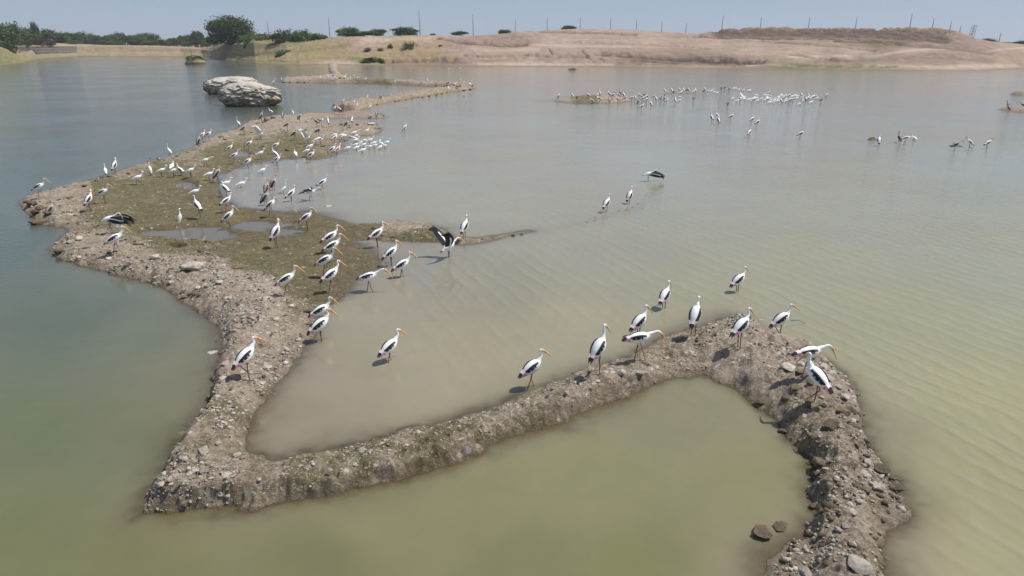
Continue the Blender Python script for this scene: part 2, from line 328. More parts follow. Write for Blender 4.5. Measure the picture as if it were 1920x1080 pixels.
class Land:
    def __init__(s, pts, cap, mask, amp=1.0, pud=(), slope=.28, warp=1.0, base_w=None):
        a = np.array(pts, float); x, y = at(a[:, 0], a[:, 1]); s.x = x; s.y = y; s.w = a[:, 2]
        s.cap = cap; s.mask = mask; s.amp = amp; s.pud = pud; s.slope = slope; s.warp = warp
        s.bb = (a[:, 0].min() - 60, a[:, 0].max() + 60, a[:, 1].min() - 8, a[:, 1].max() + 40)
    def height(s, X, Y):
        X = np.asarray(X, float); Y = np.asarray(Y, float)
        rg = np.hypot(X, Y); wa = np.clip(.010 * rg, .19, .5) * s.warp
        f = 1.0 / np.clip(rg / 14, .8, 4)
        Xw = X + wa * fbm(X * 1.7 * f, Y * 1.7 * f, 4, 3); Yw = Y + wa * fbm(X * 1.7 * f + 31, Y * 1.7 * f, 4, 9)
        if s.warp >= 1:
            Xw = Xw + .07 * fbm(X * 5.5, Y * 5.5, 3, 13) * np.clip(rg / 14, 1, 2.5); Yw = Yw + .07 * fbm(X * 5.5 + 9, Y * 5.5, 3, 19) * np.clip(rg / 14, 1, 2.5)
        n = len(s.x); ins = np.zeros(X.shape, bool); D = np.full(X.shape, 1e9); pr = np.full(X.shape, 1.0)
        for i in range(n):
            x0, y0 = s.x[i], s.y[i]; x1, y1 = s.x[(i + 1) % n], s.y[(i + 1) % n]
            dx, dy = x1 - x0, y1 - y0; L = dx * dx + dy * dy + 1e-9
            t = np.clip(((Xw - x0) * dx + (Yw - y0) * dy) / L, 0, 1)
            d = np.hypot(Xw - x0 - t * dx, Yw - y0 - t * dy)
            D = np.minimum(D, d)
            pr = np.minimum(pr, 1 - np.exp(-(d / s.w[i]) ** 1.3))
            c = ((y0 > Yw) != (y1 > Yw)) & (Xw < (x1 - x0) * (Yw - y0) / (y1 - y0 + 1e-12) + x0)
            ins ^= c
        u, v = proj(X, Y)
        cap = field(s.cap, u, v)[..., 0] if isinstance(s.cap, list) else s.cap
        nz = s.amp * (.11 * fbm(X * .9, Y * .9, 3, 21) + .085 * (ridge(X * 3.1, Y * 3.1, 3, 5) - .5) + .065 * fbm(X * 9, Y * 9, 3, 40)) * np.clip(cap / .22, .35, 1)
        k = np.clip(cap / .3, .35, 1.2)
        hin = .012 + cap * pr * (1 + .25 * fbm(X * .6, Y * .6, 2, 83)) + nz * k * sstep(.25, .95, pr) + .05 * s.amp * sstep(0, .3, pr) * sstep(1, .6, pr) * fbm(X * 4, Y * 4, 2, 88)
        if len(s.pud):
            for (pu, pv, a, b) in s.pud:
                q = np.hypot((u - pu) / a / 1.18, (v - pv) / b / 1.18) + .35 * fbm(X * 1.2, Y * 1.2, 3, 77)
                hin = np.where(q < 1.3, hin * sstep(.75, 1.25, q) - .05 * sstep(1.1, .7, q), hin)
        hout = np.minimum(-.02, cap) - s.slope * D * (.35 + 1.5 * vn(X * .55, Y * .55, 31)) + .02 * fbm(X * 4, Y * 4, 3, 50) * (D < .6)
        return np.where(ins, hin, np.maximum(hout, -.62))
def build_land(name, land, du, dv, mat):
    u0, u1, v0, v1 = land.bb
    us = np.arange(u0, u1, du); vs = np.arange(v0, min(v1, 1330), dv)
    U, Vv = np.meshgrid(us, vs); X, Y = at(U, Vv)
    Z = land.height(X, Y); msk = field(land.mask, U, Vv)
    ny, nx = X.shape; idx = np.arange(nx * ny).reshape(ny, nx)
    a = idx[:-1, :-1].ravel(); b = idx[:-1, 1:].ravel(); c = idx[1:, 1:].ravel(); d = idx[1:, :-1].ravel()
    F = np.stack([d, c, b, a], 1); zf = Z.ravel()[F].max(1); F = F[zf > -.45]
    used = np.unique(F); rm = np.full(nx * ny, -1); rm[used] = np.arange(len(used)); F = rm[F]
    V = np.stack([X.ravel(), Y.ravel(), Z.ravel()], 1)[used]
    mk = msk.reshape(-1, 2)[used]; mk = np.hstack([mk, np.zeros((len(mk), 1))])
    o = bpy.data.objects.new(name, mesh_np(name, V, F, mat, {'mask': ('POINT', mk)})); link(o); tag(o, kind='structure')
    return o
L_main = Land(main_pts, main_cap, main_mask, 1.0, puddles)
# far thin causeway zigzag
far_pts = [(527,154.5,.2),(600,155,.2),(700,157,.2),(760,160,.2),(820,163,.3),(852,165,.4),(826,169,.3),(790,173.5,.3),(760,179,.3),(720,187,.3),(690,193,.3),(660,198,.3),(640,200,.3),(622,203,.3),(624,207,.3),
 (645,209,.4),(672,209,.4),(684,203,.4),(700,197.5,.3),(730,192,.3),(770,185,.3),(810,178,.3),(850,172,.3),(885,168,.3),(893,164,.4),(880,159.5,.4),(850,158.5,.3),(800,157,.3),(760,155,.3),(700,153.5,.3),
 (662,152,.4),(655,147.5,.4),(644,144,.3),(634,137,.3),(631,127,.3),(632,119,.3),(614,119,.3),(617,128,.3),(620,137,.3),(626,143,.3),(600,146.5,.3),(560,148.5,.3),(528,150.5,.3)]
L_far = Land(far_pts, [(560,151,.45),(700,155,.5),(850,162,.5),(770,181,.5),(650,204,.6),(628,130,.5)], [(560,151,.25,.2),(700,155,.6,.0),(850,162,.3,.1),(770,181,.2,.2),(650,204,.1,.1),(628,130,0,.5)], 1.5, (), .2, .6)
isl_pts = [(1038,190,.5),(1060,192,.5),(1100,193.5,.5),(1150,193,.5),(1185,190,.8),(1186,186.5,1),(1165,181.5,1),(1120,179.5,1),(1085,181,1),(1060,184.5,1),(1045,187,.6)]
L_isl = Land(isl_pts, .28, [(1040,190,0,.2),(1100,183,.7,.3),(1150,188,.2,.5)], .8, (), .06, .5)
bar_pts = [(1250,175.3,.5),(1305,176,.5),(1304,174.2,.5),(1252,173.6,.5)]
L_bar = Land(bar_pts, .12, [(1250,175,.1,.1)], .4, (), .1, .3)
rb_pts = [(1869,205,.5),(1890,208.5,.5),(1930,212,.5),(1990,215,.5),(2000,203,.8),(1930,201.5,.8),(1890,203,.6)]
L_rb = Land(rb_pts, .3, [(1890,206,.3,.4),(1960,206,.2,.5)], .8, (), .15, .5)
rb2_pts = [(1893,177,.4),(1915,179.5,.5),(1960,180,.5),(1990,176,.6),(1930,172.5,.6),(1908,175,.4)]
L_rb2 = Land(rb2_pts, .45, [(1893,177,.2,.2),(1960,176,.2,.3)], .8, (), .15, .5)
L_ridge = Land([(1040,428,.02),(1090,415,.02),(1140,401,.02),(1185,388,.02),(1222,352,.02),(1250,345,.02),(1228,359,.02),(1202,393,.02),(1150,407,.02),(1095,419,.02)], -.17, [(1100,415,.1,.3),(1200,380,.1,.3)], .5, (), .9, .8)
L_ridge2 = Land([(1560,258,.02),(1640,267,.02),(1720,271,.02),(1790,277,.02),(1850,280,.02),(1905,288,.02),(1850,284.5,.02),(1780,281,.02),(1700,275.5,.02),(1630,269.5,.02)], -.18, [(1650,268,.1,.3),(1850,282,.1,.3)], .4, (), .6, .8)
LANDS = [L_ridge, L_ridge2, L_main, L_far, L_isl, L_bar, L_rb, L_rb2]
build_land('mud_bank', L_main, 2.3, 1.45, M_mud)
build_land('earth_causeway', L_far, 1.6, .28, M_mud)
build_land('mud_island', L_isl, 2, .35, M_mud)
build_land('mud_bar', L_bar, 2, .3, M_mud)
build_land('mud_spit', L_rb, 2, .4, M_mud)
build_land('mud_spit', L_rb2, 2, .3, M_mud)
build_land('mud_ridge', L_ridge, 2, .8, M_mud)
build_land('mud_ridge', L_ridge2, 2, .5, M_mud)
def ground_z(X, Y):
    X = np.atleast_1d(np.asarray(X, float)); Y = np.atleast_1d(np.asarray(Y, float)); Z = np.full(X.shape, -.62)
    u, v = proj(X, Y)
    for L in LANDS:
        mk = (u > L.bb[0]) & (u < L.bb[1]) & (v > L.bb[2]) & (v < L.bb[3])
        if mk.any(): Z[mk] = np.maximum(Z[mk], L.height(X[mk], Y[mk]))
    return Z
def seat(u, v, hb=0.0, wade=-.16):
    """world point of the ground such that a point hb above it shows at pixel (u, v); birds wade no deeper than `wade`"""
    z = 0.0
    for _ in range(4):
        x, y = at(u, v, z + hb); z = max(float(ground_z(x, y)[0]), wade)
    x, y = at(u, v, z + hb)
    return float(x), float(y), z

# ------------------------------------------------------------------ far land: one sheet from the far shore to the horizon
cols = [ # u, shore v, then (offset metres, v) four times up to the crest
 (-900,230,(2,220),(8,160),(14,120),(60,92)),(-300,150,(3,143),(10,118),(18,96),(60,85)),(-60,128,(2,122),(8,100),(16,84),(60,82)),(0,122,(2,119),(8,100),(15,87),(60,84)),(25,119,(2,117),(9,106),(15,99),(90,85)),(45,117,(3,115),(14,110),(40,104),(110,86)),
 (75,110,(4,108),(12,102),(20,88.5),(60,82)),(110,107.5,(4,106),(12,101),(20,88),(60,80.5)),(145,106,(4,104),(12,99),(20,88),(50,82)),(200,106,(4,104),(12,98),(18,87),(45,84.5)),(280,106,(3,104.5),(12,98),(18,87.5),(40,85)),
 (340,106.3,(3,104.5),(12,98),(18,90),(40,87)),(380,107.5,(3,106),(12,100),(18,93),(40,89)),(395,109,(3,107.5),(8,102),(14,96),(40,89)),(425,113,(3,110.5),(9,104),(17,86),(30,80)),(480,118.5,(3,114.5),(10,107),(20,80),(35,72)),
 (540,120.5,(4,116),(11,106),(21,82),(35,71)),(600,121,(4,116),(12,106),(22,84),(35,70)),(700,122,(5,117),(14,107),(24,85),(38,68)),(780,122.5,(5,118),(14,107),(24,84),(38,66)),(850,124,(5,119),(15,105),(30,84),(45,66.5)),
 (900,124.5,(6,120),(16,104),(34,84),(55,66)),(950,125,(6,120.5),(16,103),(40,84),(70,62)),(985,125,(6,121),(16,101),(44,83),(80,58)),(1040,125.3,(6,121),(16,100),(45,82),(90,54.5)),(1110,125.6,(6,122),(14,101),(48,81),(90,54.5)),
 (1200,126.3,(6,122),(14,103),(50,80),(90,57)),(1260,127,(6,123),(14,105),(56,84),(90,61.5)),(1305,127.6,(6,123.5),(14,106),(60,85),(90,63)),(1322,128,(6,124),(14,106.5),(62,85),(90,58)),(1348,128.4,(6,124),(14,107),(65,83),(92,51.5)),
 (1400,129.5,(6,125),(14,110),(60,80),(95,50.3)),(1500,131,(6,126),(14,111),(56,82),(90,50.8)),(1600,132.3,(6,127),(14,112),(50,84),(80,51.2)),(1690,133.2,(6,127.5),(18,106),(45,83),(70,51.5)),(1745,133.3,(6,127.5),(20,101),(45,82),(66,52.5)),
 (1775,133.3,(5,127),(21,100),(45,83),(62,57.5)),(1795,133.3,(5,127),(22,99),(45,84),(61,64)),(1818,133,(5,127),(22,98),(45,85),(60,73)),(1850,132,(5,126.5),(22,98),(45,86),(60,78)),(1920,128.5,(5,124),(22,106),(40,92),(55,84)),
 (2050,128,(5,124),(22,108),(40,95),(55,86)),(2400,135,(5,128),(22,110),(40,98),(55,88)),(3000,170,(5,160),(22,130),(40,110),(60,95))]
land_mask = [ # u, row (0 shore .. 4 crest), green, dry, dark
 (-60,1,.9,.3,0),(-60,3,.6,.5,.0),(20,1,.9,.4,0),(20,2.5,.8,.5,0),(70,1,.7,.5,0),(100,3,.0,.5,.0),(200,1,.2,.5,.2),(200,2.5,.1,.5,.2),(300,2,.1,.4,.2),(300,4,.2,.3,0),(380,1,.2,.4,.1),(420,1,.6,.6,.2),(430,3,.1,.3,.8),
 (480,1,.5,.8,.1),(480,2.5,.2,.8,.5),(540,2,.3,.9,.1),(540,3.5,.9,.5,.1),(600,2,.3,1,.1),(600,3,.4,.8,.2),(600,4,.6,.3,.1),(640,.6,0,.1,0),(680,1.3,.9,.3,0),(700,2,.1,1,.1),(640,3,.1,.5,.5),(690,3,.0,.1,.0),(760,3,.1,.8,.2),(760,1.3,0,.2,.9),(840,1.3,0,0,.9),(800,2,.1,.8,.2),
 (700,4,0,0,0),(850,4,0,0,0),(850,2.2,0,.1,.1),(900,1.6,0,0,.1),(880,3.4,0,0,.45),(960,3.2,0,0,.6),(1000,2.2,0,0,.2),(1000,.8,.1,.1,0),(1020,4,0,0,.1),(1050,3,0,0,0),(1120,3.7,0,0,.1),(1100,2,0,0,.25),(1130,1.7,0,0,.3),(1200,1.6,0,0,.8),(1200,3,0,0,0),(1250,1.5,0,0,.7),(1230,.8,.3,.1,0),
 (1300,1.6,0,0,.9),(1350,1.6,0,0,.9),(1400,1.5,0,0,.7),(1400,2.6,0,0,0),(1340,3,0,0,0),(1400,3.8,0,0,.55),(1500,3.8,0,0,.5),(1480,.7,1,.2,0),(1560,.7,.9,.2,0),(1640,.8,.7,.2,.1),(1500,2.5,0,0,0),(1600,2.4,0,0,0),(1600,3.7,0,0,.45),(1680,3.1,.1,0,.8),(1640,3.2,.2,0,.9),
 (1560,1.6,0,0,.6),(1700,1.5,0,0,.35),(1700,2.4,0,0,.0),(1700,3.8,0,0,.5),(1780,1.5,0,0,.4),(1790,3,0,0,.5),(1850,2.2,0,0,.35),(1900,.8,.3,.1,0),(1920,3,.1,.1,0),(1800,.7,0,0,0),(1320,.7,.1,0,0)]
def far_profile(u):
    us = np.array([c[0] for c in cols], float)
    out = [np.interp(u, us, np.array([c[1] for c in cols], float))]
    for k in range(2, 6):
        out.append((np.interp(u, us, np.array([c[k][0] for c in cols], float)), np.interp(u, us, np.array([c[k][1] for c in cols], float))))
    return out
def far_lines(u):
    """list of (range, z) along the azimuth of column u"""
    pr = far_profile(u)
    sx, sy = at(u, pr[0]); r0 = np.hypot(sx, sy); lines = [(r0, np.zeros_like(r0))]
    for off, v in pr[1:]:
        # ray through (u', v) with the same azimuth: azimuth ~ sx/sy, find z at range r
        r = r0 + off; az = np.arctan2(sx, sy); X = r * np.sin(az); Y = r * np.cos(az)
        k = (540 - v) / FPX          # up/forward ratio
        # (Y*sp + zz*cp) = k (Y*cp - zz*sp)  ->  zz
        zz = Y * (k * cp - sp) / (cp + k * sp)
        lines.append((r, zz + CAM_H))
    return lines, np.arctan2(sx, sy)
us = np.concatenate([np.arange(-900, -60, 12), np.arange(-60, 1980, 2.0), np.arange(1980, 3001, 15)])
lines, az = far_lines(us)
rows = []  # (range, z, rowcoord)
rows.append((lines[0][0] - 12, lines[0][1] - 1.4, 0)); rows.append((lines[0][0] - 3, lines[0][1] - .35, 0))
NSUB = [4, 12, 20, 26]
for k in range(4):
    for j in range(NSUB[k]):
        t = j / NSUB[k]; rows.append((lines[k][0] * (1 - t) + lines[k + 1][0] * t, lines[k][1] * (1 - t) + lines[k + 1][1] * t, k + t))
crest_r, crest_z = lines[4]
rows.append((crest_r, crest_z, 4)); rows.append((crest_r + 6, crest_z - .15, 4)); rows.append((crest_r + 40, np.minimum(crest_z - .3, 4.5), 4.3))
rows.append((crest_r + 160, crest_z * 0 + 4.2, 4.6)); rows.append((crest_r * 0 + 800, crest_z * 0 + 4.2, 5)); rows.append((crest_r * 0 + 1390, crest_z * 0 + 4.0, 5))
RR = np.array([r[0] for r in rows]); ZZ = np.array([r[1] for r in rows]); RC = np.array([np.broadcast_to(r[2], us.shape) for r in rows])
AZ = np.broadcast_to(az, RR.shape); X = RR * np.sin(AZ); Y = RR * np.cos(AZ)
on = sstep(.3, 1.2, RC) * sstep(4.5, 4.0, RC)
dz = .55 * fbm(X * .12, Y * .12, 4, 60) + .40 * (ridge(X * .32 + Y * .1, Y * .12, 4, 62) - .6) + .16 * fbm(X * .9, Y * .9, 3, 66)
steepz = (sstep(.9, 1.2, RC) * sstep(2.2, 1.9, RC)) + .8 * (sstep(3.1, 3.4, RC) * sstep(4.0, 3.7, RC))
gully = (ridge(X * .28 + Y * .11 + 2.5 * fbm(X * .05, RC * 2, 2, 5), RC * 1.3, 4, 90) - .55) * .8 * np.clip(steepz, 0, 1)
ZZ = ZZ + on * dz * .8 * (1 - .65 * sstep(3.4, 3.9, RC)) + gully * on + sstep(0.05, .8, RC) * (RC < 1.3) * .12 * fbm(X * .5, Y * .5, 3, 8)
# lumpy spoil along the crest on the right
cl = np.exp(-((RC - 4.0) / .10) ** 2) * ((us > 1340) & (us < 1790))[None, :]
ZZ = ZZ + cl * .5 * (ridge(X * .5, Y * .5, 3, 99) - .45)
STROKES = [ # channel (0 green 1 dry 2 dark 3 pale), half width px, strength, points in photo pixels
 (2,4.5,1.0,[(1130,99),(1200,103),(1280,109),(1350,112),(1430,114)]),(2,2.5,.9,[(1200,112),(1330,117),(1430,117)]),(2,3.2,1.0,[(1565,74),(1610,75.5),(1650,76),(1690,78)]),(2,1.5,.9,[(1300,68),(1380,69),(1470,72),(1560,71),(1650,70)]),
 (2,1.2,.7,[(1420,76),(1500,82),(1580,88),(1640,95)]),(2,3,1.0,[(1345,54),(1500,53.5),(1700,54.5),(1770,60)]),(2,10,.95,[(1350,60),(1500,61),(1650,63),(1770,72)]),(2,7,1.0,[(1345,57),(1420,57),(1500,57),(1600,58),(1700,60),(1770,66)]),(2,1.4,1.0,[(1335,67.5),(1420,68.5),(1520,70),(1620,71)]),(2,1.2,.9,[(1350,52),(1500,51.5),(1690,52.5)]),(2,4,.7,[(1660,80),(1740,84),(1800,90),(1860,98)]),(2,6,.5,[(1600,108),(1700,106),(1780,104),(1860,112)]),
 (2,3.6,.95,[(860,77),(900,80),(940,83),(985,82)]),(2,3.2,.9,[(715,116),(760,113),(800,112),(850,110)]),(2,1.4,.9,[(820,72),(850,76),(880,78)]),(2,1.6,.9,[(1115,100),(1137,103)]),(2,1.2,.7,[(870,104),(900,106),(940,106)]),(2,1.5,.7,[(980,102),(1040,107),(1100,106)]),
 (2,2.2,.7,[(1010,58),(1100,60),(1190,64)]),(2,1.0,.6,[(1060,78),(1180,82),(1300,88),(1330,92)]),(2,.9,.8,[(1028,90),(1036,102)]),(2,.9,.7,[(1090,94),(1104,108)]),(2,1.6,.8,[(1480,101),(1560,113),(1640,112)]),
 (3,1.5,1.0,[(1480,107),(1560,105.5),(1630,104.5),(1690,97),(1740,92.5),(1770,93)]),(3,1.2,.9,[(1850,95),(1890,92),(1930,89)]),(3,2.6,.7,[(900,120),(1000,121),(1150,121)]),(3,3,.8,[(1620,123),(1750,126),(1900,123)]),(3,1.6,.7,[(1400,122),(1500,122)]),(3,2,.6,[(990,84),(1080,87),(1180,88)]),
 (3,5,.7,[(680,78),(740,74),(800,74)]),(3,4,.6,[(610,117),(660,117)]),(3,4,.6,[(880,92),(940,95),(1010,92)]),
 (0,2.4,1.0,[(1470,123),(1540,124.5),(1600,126),(1680,126)]),(0,2.6,.9,[(672,112),(700,112)]),(0,1.0,.6,[(1150,121),(1240,122)]),(1,3,.9,[(600,103),(700,104),(800,104),(860,106)]),(1,4,.8,[(520,108),(600,104)]),(0,7,.9,[(-40,100),(0,105),(30,112)]),(0,3,.6,[(60,107),(140,105),(200,105)]),
 (1,4,.6,[(160,98),(260,100),(360,100)]),(0,5,.75,[(415,104),(470,104),(520,98)]),(0,4,.7,[(560,96),(620,90),(650,84)]),(0,2.5,.6,[(560,112),(620,108),(660,107)]),(0,4,.7,[(480,88),(520,80),(560,82)]),(0,3,.7,[(420,112),(480,114),(560,116)]),(1,7,.7,[(500,100),(540,96)])]
PU, PV = proj(X, Y, ZZ); SM = np.zeros(X.shape + (4,))
frag = .55 + .9 * (fbm(X * .25, Y * .1, 3, 71) * .5 + .5)
for ch, wd_, st_, pl in STROKES:
    best = np.full(X.shape, 1e9)
    for (ax_, ay_), (bx_, by_) in zip(pl[:-1], pl[1:]):
        dx, dy = bx_ - ax_, by_ - ay_; t = np.clip(((PU - ax_) * dx + (PV - ay_) * dy) / (dx * dx + dy * dy), 0, 1)
        best = np.minimum(best, np.hypot((PU - ax_ - t * dx) * .55, PV - ay_ - t * dy))
    SM[..., ch] = np.maximum(SM[..., ch], st_ * np.exp(-(best / wd_ / frag) ** 2) * (RC < 4.25))
ZZ = ZZ - SM[..., 2] * (.5 + .9 * ridge(X * .5 + RC, Y * .05, 3, 72)) * on + .12 * SM[..., 3] * on
MK = field([(a, b * 60, c, d, e) for a, b, c, d, e in land_mask], np.broadcast_to(us, RR.shape), RC * 60, 3.0, 1.0)
ny, nx = X.shape; idx = np.arange(nx * ny).reshape(ny, nx)
MK = np.clip(np.maximum(MK * np.array([.95, .9, .8]) * (1 - .8 * SM[..., 3:4]), SM[..., :3]), 0, 1)
PL = np.repeat(SM[..., 3:4], 3, 2)
F = np.stack([idx[:-1, :-1].ravel(), idx[:-1, 1:].ravel(), idx[1:, 1:].ravel(), idx[1:, :-1].ravel()], 1)
gme = mesh_np('ground', np.stack([X.ravel(), Y.ravel(), ZZ.ravel()], 1), F, M_land, {'mask': ('POINT', MK.reshape(-1, 3)), 'pale': ('POINT', PL.reshape(-1, 3))})
go = link(bpy.data.objects.new('ground', gme)); tag(go, kind='structure')
FX, FY, FZ = X.copy(), Y.copy(), ZZ.copy()
def far_ground(u, rowc):
    """point of the far land sheet at column u and row coordinate rowc (4 = crest)"""
    i = int(np.argmin(np.abs(us - u))); rc = RC[:, i]; j = int(np.argmin(np.abs(rc[:-2] - rowc)))
    return float(FX[j, i]), float(FY[j, i]), float(FZ[j, i])

# ------------------------------------------------------------------ lake bed and water
bedm = plain('lake_mud', (.16, .12, .08))
n = 48; V = [(0, 60, -.9)] + [(520 * math.cos(i / n * 2 * math.pi), 60 + 520 * math.sin(i / n * 2 * math.pi), -.9) for i in range(n)]
lb = bpy.data.meshes.new('lake_bed'); lb.from_pydata(V, [], [(0, 1 + i, 1 + (i + 1) % n) for i in range(n)]); lb.materials.append(bedm)
tag(link(bpy.data.objects.new('lake_bed', lb)), kind='structure')
murk_pts = [
 (60,1000,0.118,0.123,0.057),(250,1050,0.125,0.123,0.057),(60,800,0.099,0.113,0.061),(250,800,0.111,0.117,0.064),(330,700,0.123,0.122,0.076),(100,600,0.078,0.096,0.066),(300,620,0.103,0.112,0.076),(60,450,0.061,0.085,0.070),(200,540,0.088,0.102,0.076),
 (0,300,0.054,0.080,0.079),(250,250,0.060,0.088,0.085),(150,150,0.060,0.090,0.091),(500,180,0.086,0.103,0.095),(450,130,0.091,0.107,0.091),(560,170,0.101,0.112,0.101),
 (560,780,0.197,0.168,0.121),(620,720,0.217,0.186,0.135),(800,700,0.236,0.208,0.142),(900,640,0.236,0.207,0.137),(1050,600,0.237,0.216,0.147),(700,560,0.218,0.197,0.144),(800,500,0.200,0.187,0.145),(950,540,0.199,0.186,0.134),(1100,480,0.220,0.208,0.156),
 (900,380,0.239,0.227,0.174),(800,300,0.240,0.228,0.178),(700,350,0.230,0.218,0.168),(1000,300,0.240,0.228,0.183),(1000,220,0.246,0.237,0.201),(560,340,0.196,0.183,0.155),
 (700,980,0.158,0.148,0.077),(900,940,0.159,0.152,0.076),(1100,900,0.166,0.161,0.079),(1200,1050,0.140,0.139,0.063),(1000,1060,0.135,0.134,0.063),(600,1050,0.121,0.121,0.059),(1400,900,0.164,0.157,0.083),(1280,770,0.164,0.154,0.092),(1440,1050,0.178,0.160,0.100),
 (1300,560,0.228,0.215,0.144),(1500,500,0.229,0.220,0.147),(1700,600,0.233,0.223,0.138),(1850,750,0.242,0.232,0.133),(1750,900,0.241,0.226,0.130),(1850,1050,0.246,0.227,0.133),(1700,1060,0.226,0.200,0.132),(1900,500,0.230,0.227,0.156),(1600,380,0.236,0.234,0.183),(1850,300,0.219,0.230,0.195),
 (1200,280,0.247,0.242,0.206),(1500,200,0.233,0.233,0.213),(1850,180,0.202,0.217,0.206),(1000,150,0.233,0.228,0.208),(750,140,0.218,0.213,0.193),(1500,145,0.219,0.219,0.207),(1700,140,0.210,0.218,0.206)]
wave_pts = [ # slanted crest strength, fine chop
 (100,1000,.0,.10),(250,800,.0,.12),(100,600,.02,.28),(250,580,.0,.2),(60,420,.05,.65),(150,250,.05,.95),(400,160,.05,.8),(150,140,.05,.8),(600,760,.0,.12),(700,700,.05,.15),(900,620,.35,.3),(850,520,.7,.4),(1000,560,.5,.3),(1100,640,.15,.2),
 (700,560,.1,.2),(700,350,.1,.5),(900,380,.3,.7),(900,300,.2,.6),(1100,450,.4,.6),(560,340,.0,.25),(700,980,.0,.08),(900,950,.02,.10),(1100,900,.05,.2),(1250,850,.08,.25),(1200,1050,.0,.15),(1420,900,.0,.08),(1450,1050,0,.08),
 (1300,520,.5,.5),(1500,560,.8,.5),(1700,650,.95,.5),(1850,850,1.0,.5),(1700,900,.7,.3),(1800,1050,.6,.3),(1800,450,.6,.7),(1500,350,.3,.8),(1800,250,.2,.8),(1200,250,.1,.6),(1400,150,.05,.5),(800,150,.05,.5)]
uW = np.concatenate([np.arange(-2600, -40, 40), np.arange(-40, 1960, 5.0), np.arange(1960, 4600, 40)])
vW = np.concatenate([np.arange(84, 100, .5), np.arange(100, 200, 1.2), np.arange(200, 1120, 3.2), np.arange(1120, 3000, 45)])
U, Vv = np.meshgrid(uW, vW); X, Y = at(U, Vv)
dep = -ground_z(X.ravel(), Y.ravel()).reshape(X.shape)
mk = field(murk_pts, U, Vv, 3.0, 1.5); wv = field(wave_pts, U, Vv, 3.0, 1.5)
# silt stirred up in the shallows
near_ = np.exp(-np.clip(dep, 0, 1) / .13)[..., None]
near_ = near_ * (.35 + 1.1 * vn(X * .7, Y * .7, 44))[..., None].clip(0, 1)
silt = np.array([.21, .165, .112]); mk = mk * (1 - .5 * near_) + silt * .5 * near_
pudm = np.zeros(X.shape)
for (pu, pv, a, b) in puddles: pudm = np.maximum(pudm, sstep(1.7, 1.1, np.hypot((U - pu) / a, (Vv - pv) / b)))
mk = mk * (1 - pudm[..., None]) + np.array([.215, .195, .165]) * pudm[..., None]
wd = np.stack([np.clip(dep, 0, .6), wv[..., 0] * sstep(0.05, .3, dep), wv[..., 1] * (.3 + .7 * sstep(0.02, .3, dep))], -1)
ny, nx = X.shape; idx = np.arange(nx * ny).reshape(ny, nx)
F = np.stack([idx[1:, :-1].ravel(), idx[1:, 1:].ravel(), idx[:-1, 1:].ravel(), idx[:-1, :-1].ravel()], 1)
wme = mesh_np('water', np.stack([X.ravel(), Y.ravel(), np.zeros(X.size)], 1), F, M_water, {'murk': ('POINT', mk.reshape(-1, 3)), 'wdat': ('POINT', wd.reshape(-1, 3))})
tag(link(bpy.data.objects.new('water', wme)), kind='structure')

# ------------------------------------------------------------------ rocks
def ico(sub):
    t = (1 + 5 ** .5) / 2
    V = [(-1,t,0),(1,t,0),(-1,-t,0),(1,-t,0),(0,-1,t),(0,1,t),(0,-1,-t),(0,1,-t),(t,0,-1),(t,0,1),(-t,0,-1),(-t,0,1)]
    F = [(0,11,5),(0,5,1),(0,1,7),(0,7,10),(0,10,11),(1,5,9),(5,11,4),(11,10,2),(10,7,6),(7,1,8),(3,9,4),(3,4,2),(3,2,6),(3,6,8),(3,8,9),(4,9,5),(2,4,11),(6,2,10),(8,6,7),(9,8,1)]
    V = [np.array(v) / np.linalg.norm(v) for v in V]
    for _ in range(sub):
        c = {}; G = []
        def md(a, b):
            k = (min(a, b), max(a, b))
            if k not in c: m_ = V[a] + V[b]; V.append(m_ / np.linalg.norm(m_)); c[k] = len(V) - 1
            return c[k]
        for a, b, d in F:
            x, y, z = md(a, b), md(b, d), md(d, a); G += [(a, x, z), (b, y, x), (d, z, y), (x, y, z)]
        F = G
    return np.array(V), np.array(F)
def rock_shape(sub, seed, flat=.6, cuts=7, rough=.10):
    V, F = ico(sub); r = np.random.default_rng(seed); V = V.copy()
    for _ in range(cuts):                       # planar facets
        n_ = r.normal(size=3); n_ /= np.linalg.norm(n_); d = r.uniform(.48, .80); k = V @ n_
        V = V - np.outer(np.clip(k - d, 0, None) * .9, n_)
    nz = fbm(V[:, 0] * 2.2 + seed, V[:, 1] * 2.2 + V[:, 2] * 1.9, 4, seed); V = V * (1 + rough * 1.6 * nz)[:, None]
    V[:, 0] *= r.uniform(.9, 1.25); V[:, 2] *= flat
    return V, F
def rock_mesh(name, sub, seed, mat, flat=.6, cuts=7, rough=.10, smooth=False):
    V, F = rock_shape(sub, seed, flat, cuts, rough)
    return mesh_np(name, V, F, mat, None, smooth)
PALE = [rock_mesh('rock', 3, 100 + i, M_pale, .62 - .03 * (i % 4), 8, .10) for i in range(6)]
DARK = [rock_mesh('rock', 3, 200 + i, M_dark, .60, 11, .09) for i in range(5)]
SLABP = [rock_mesh('rock', 3, 300 + i, M_pale, .26, 6, .10) for i in range(2)]
SLABD = [rock_mesh('rock', 3, 320 + i, M_dark, .28, 6, .14) for i in range(2)]
SETS = {'p': PALE, 'd': DARK, 'sp': SLABP, 'sd': SLABD}
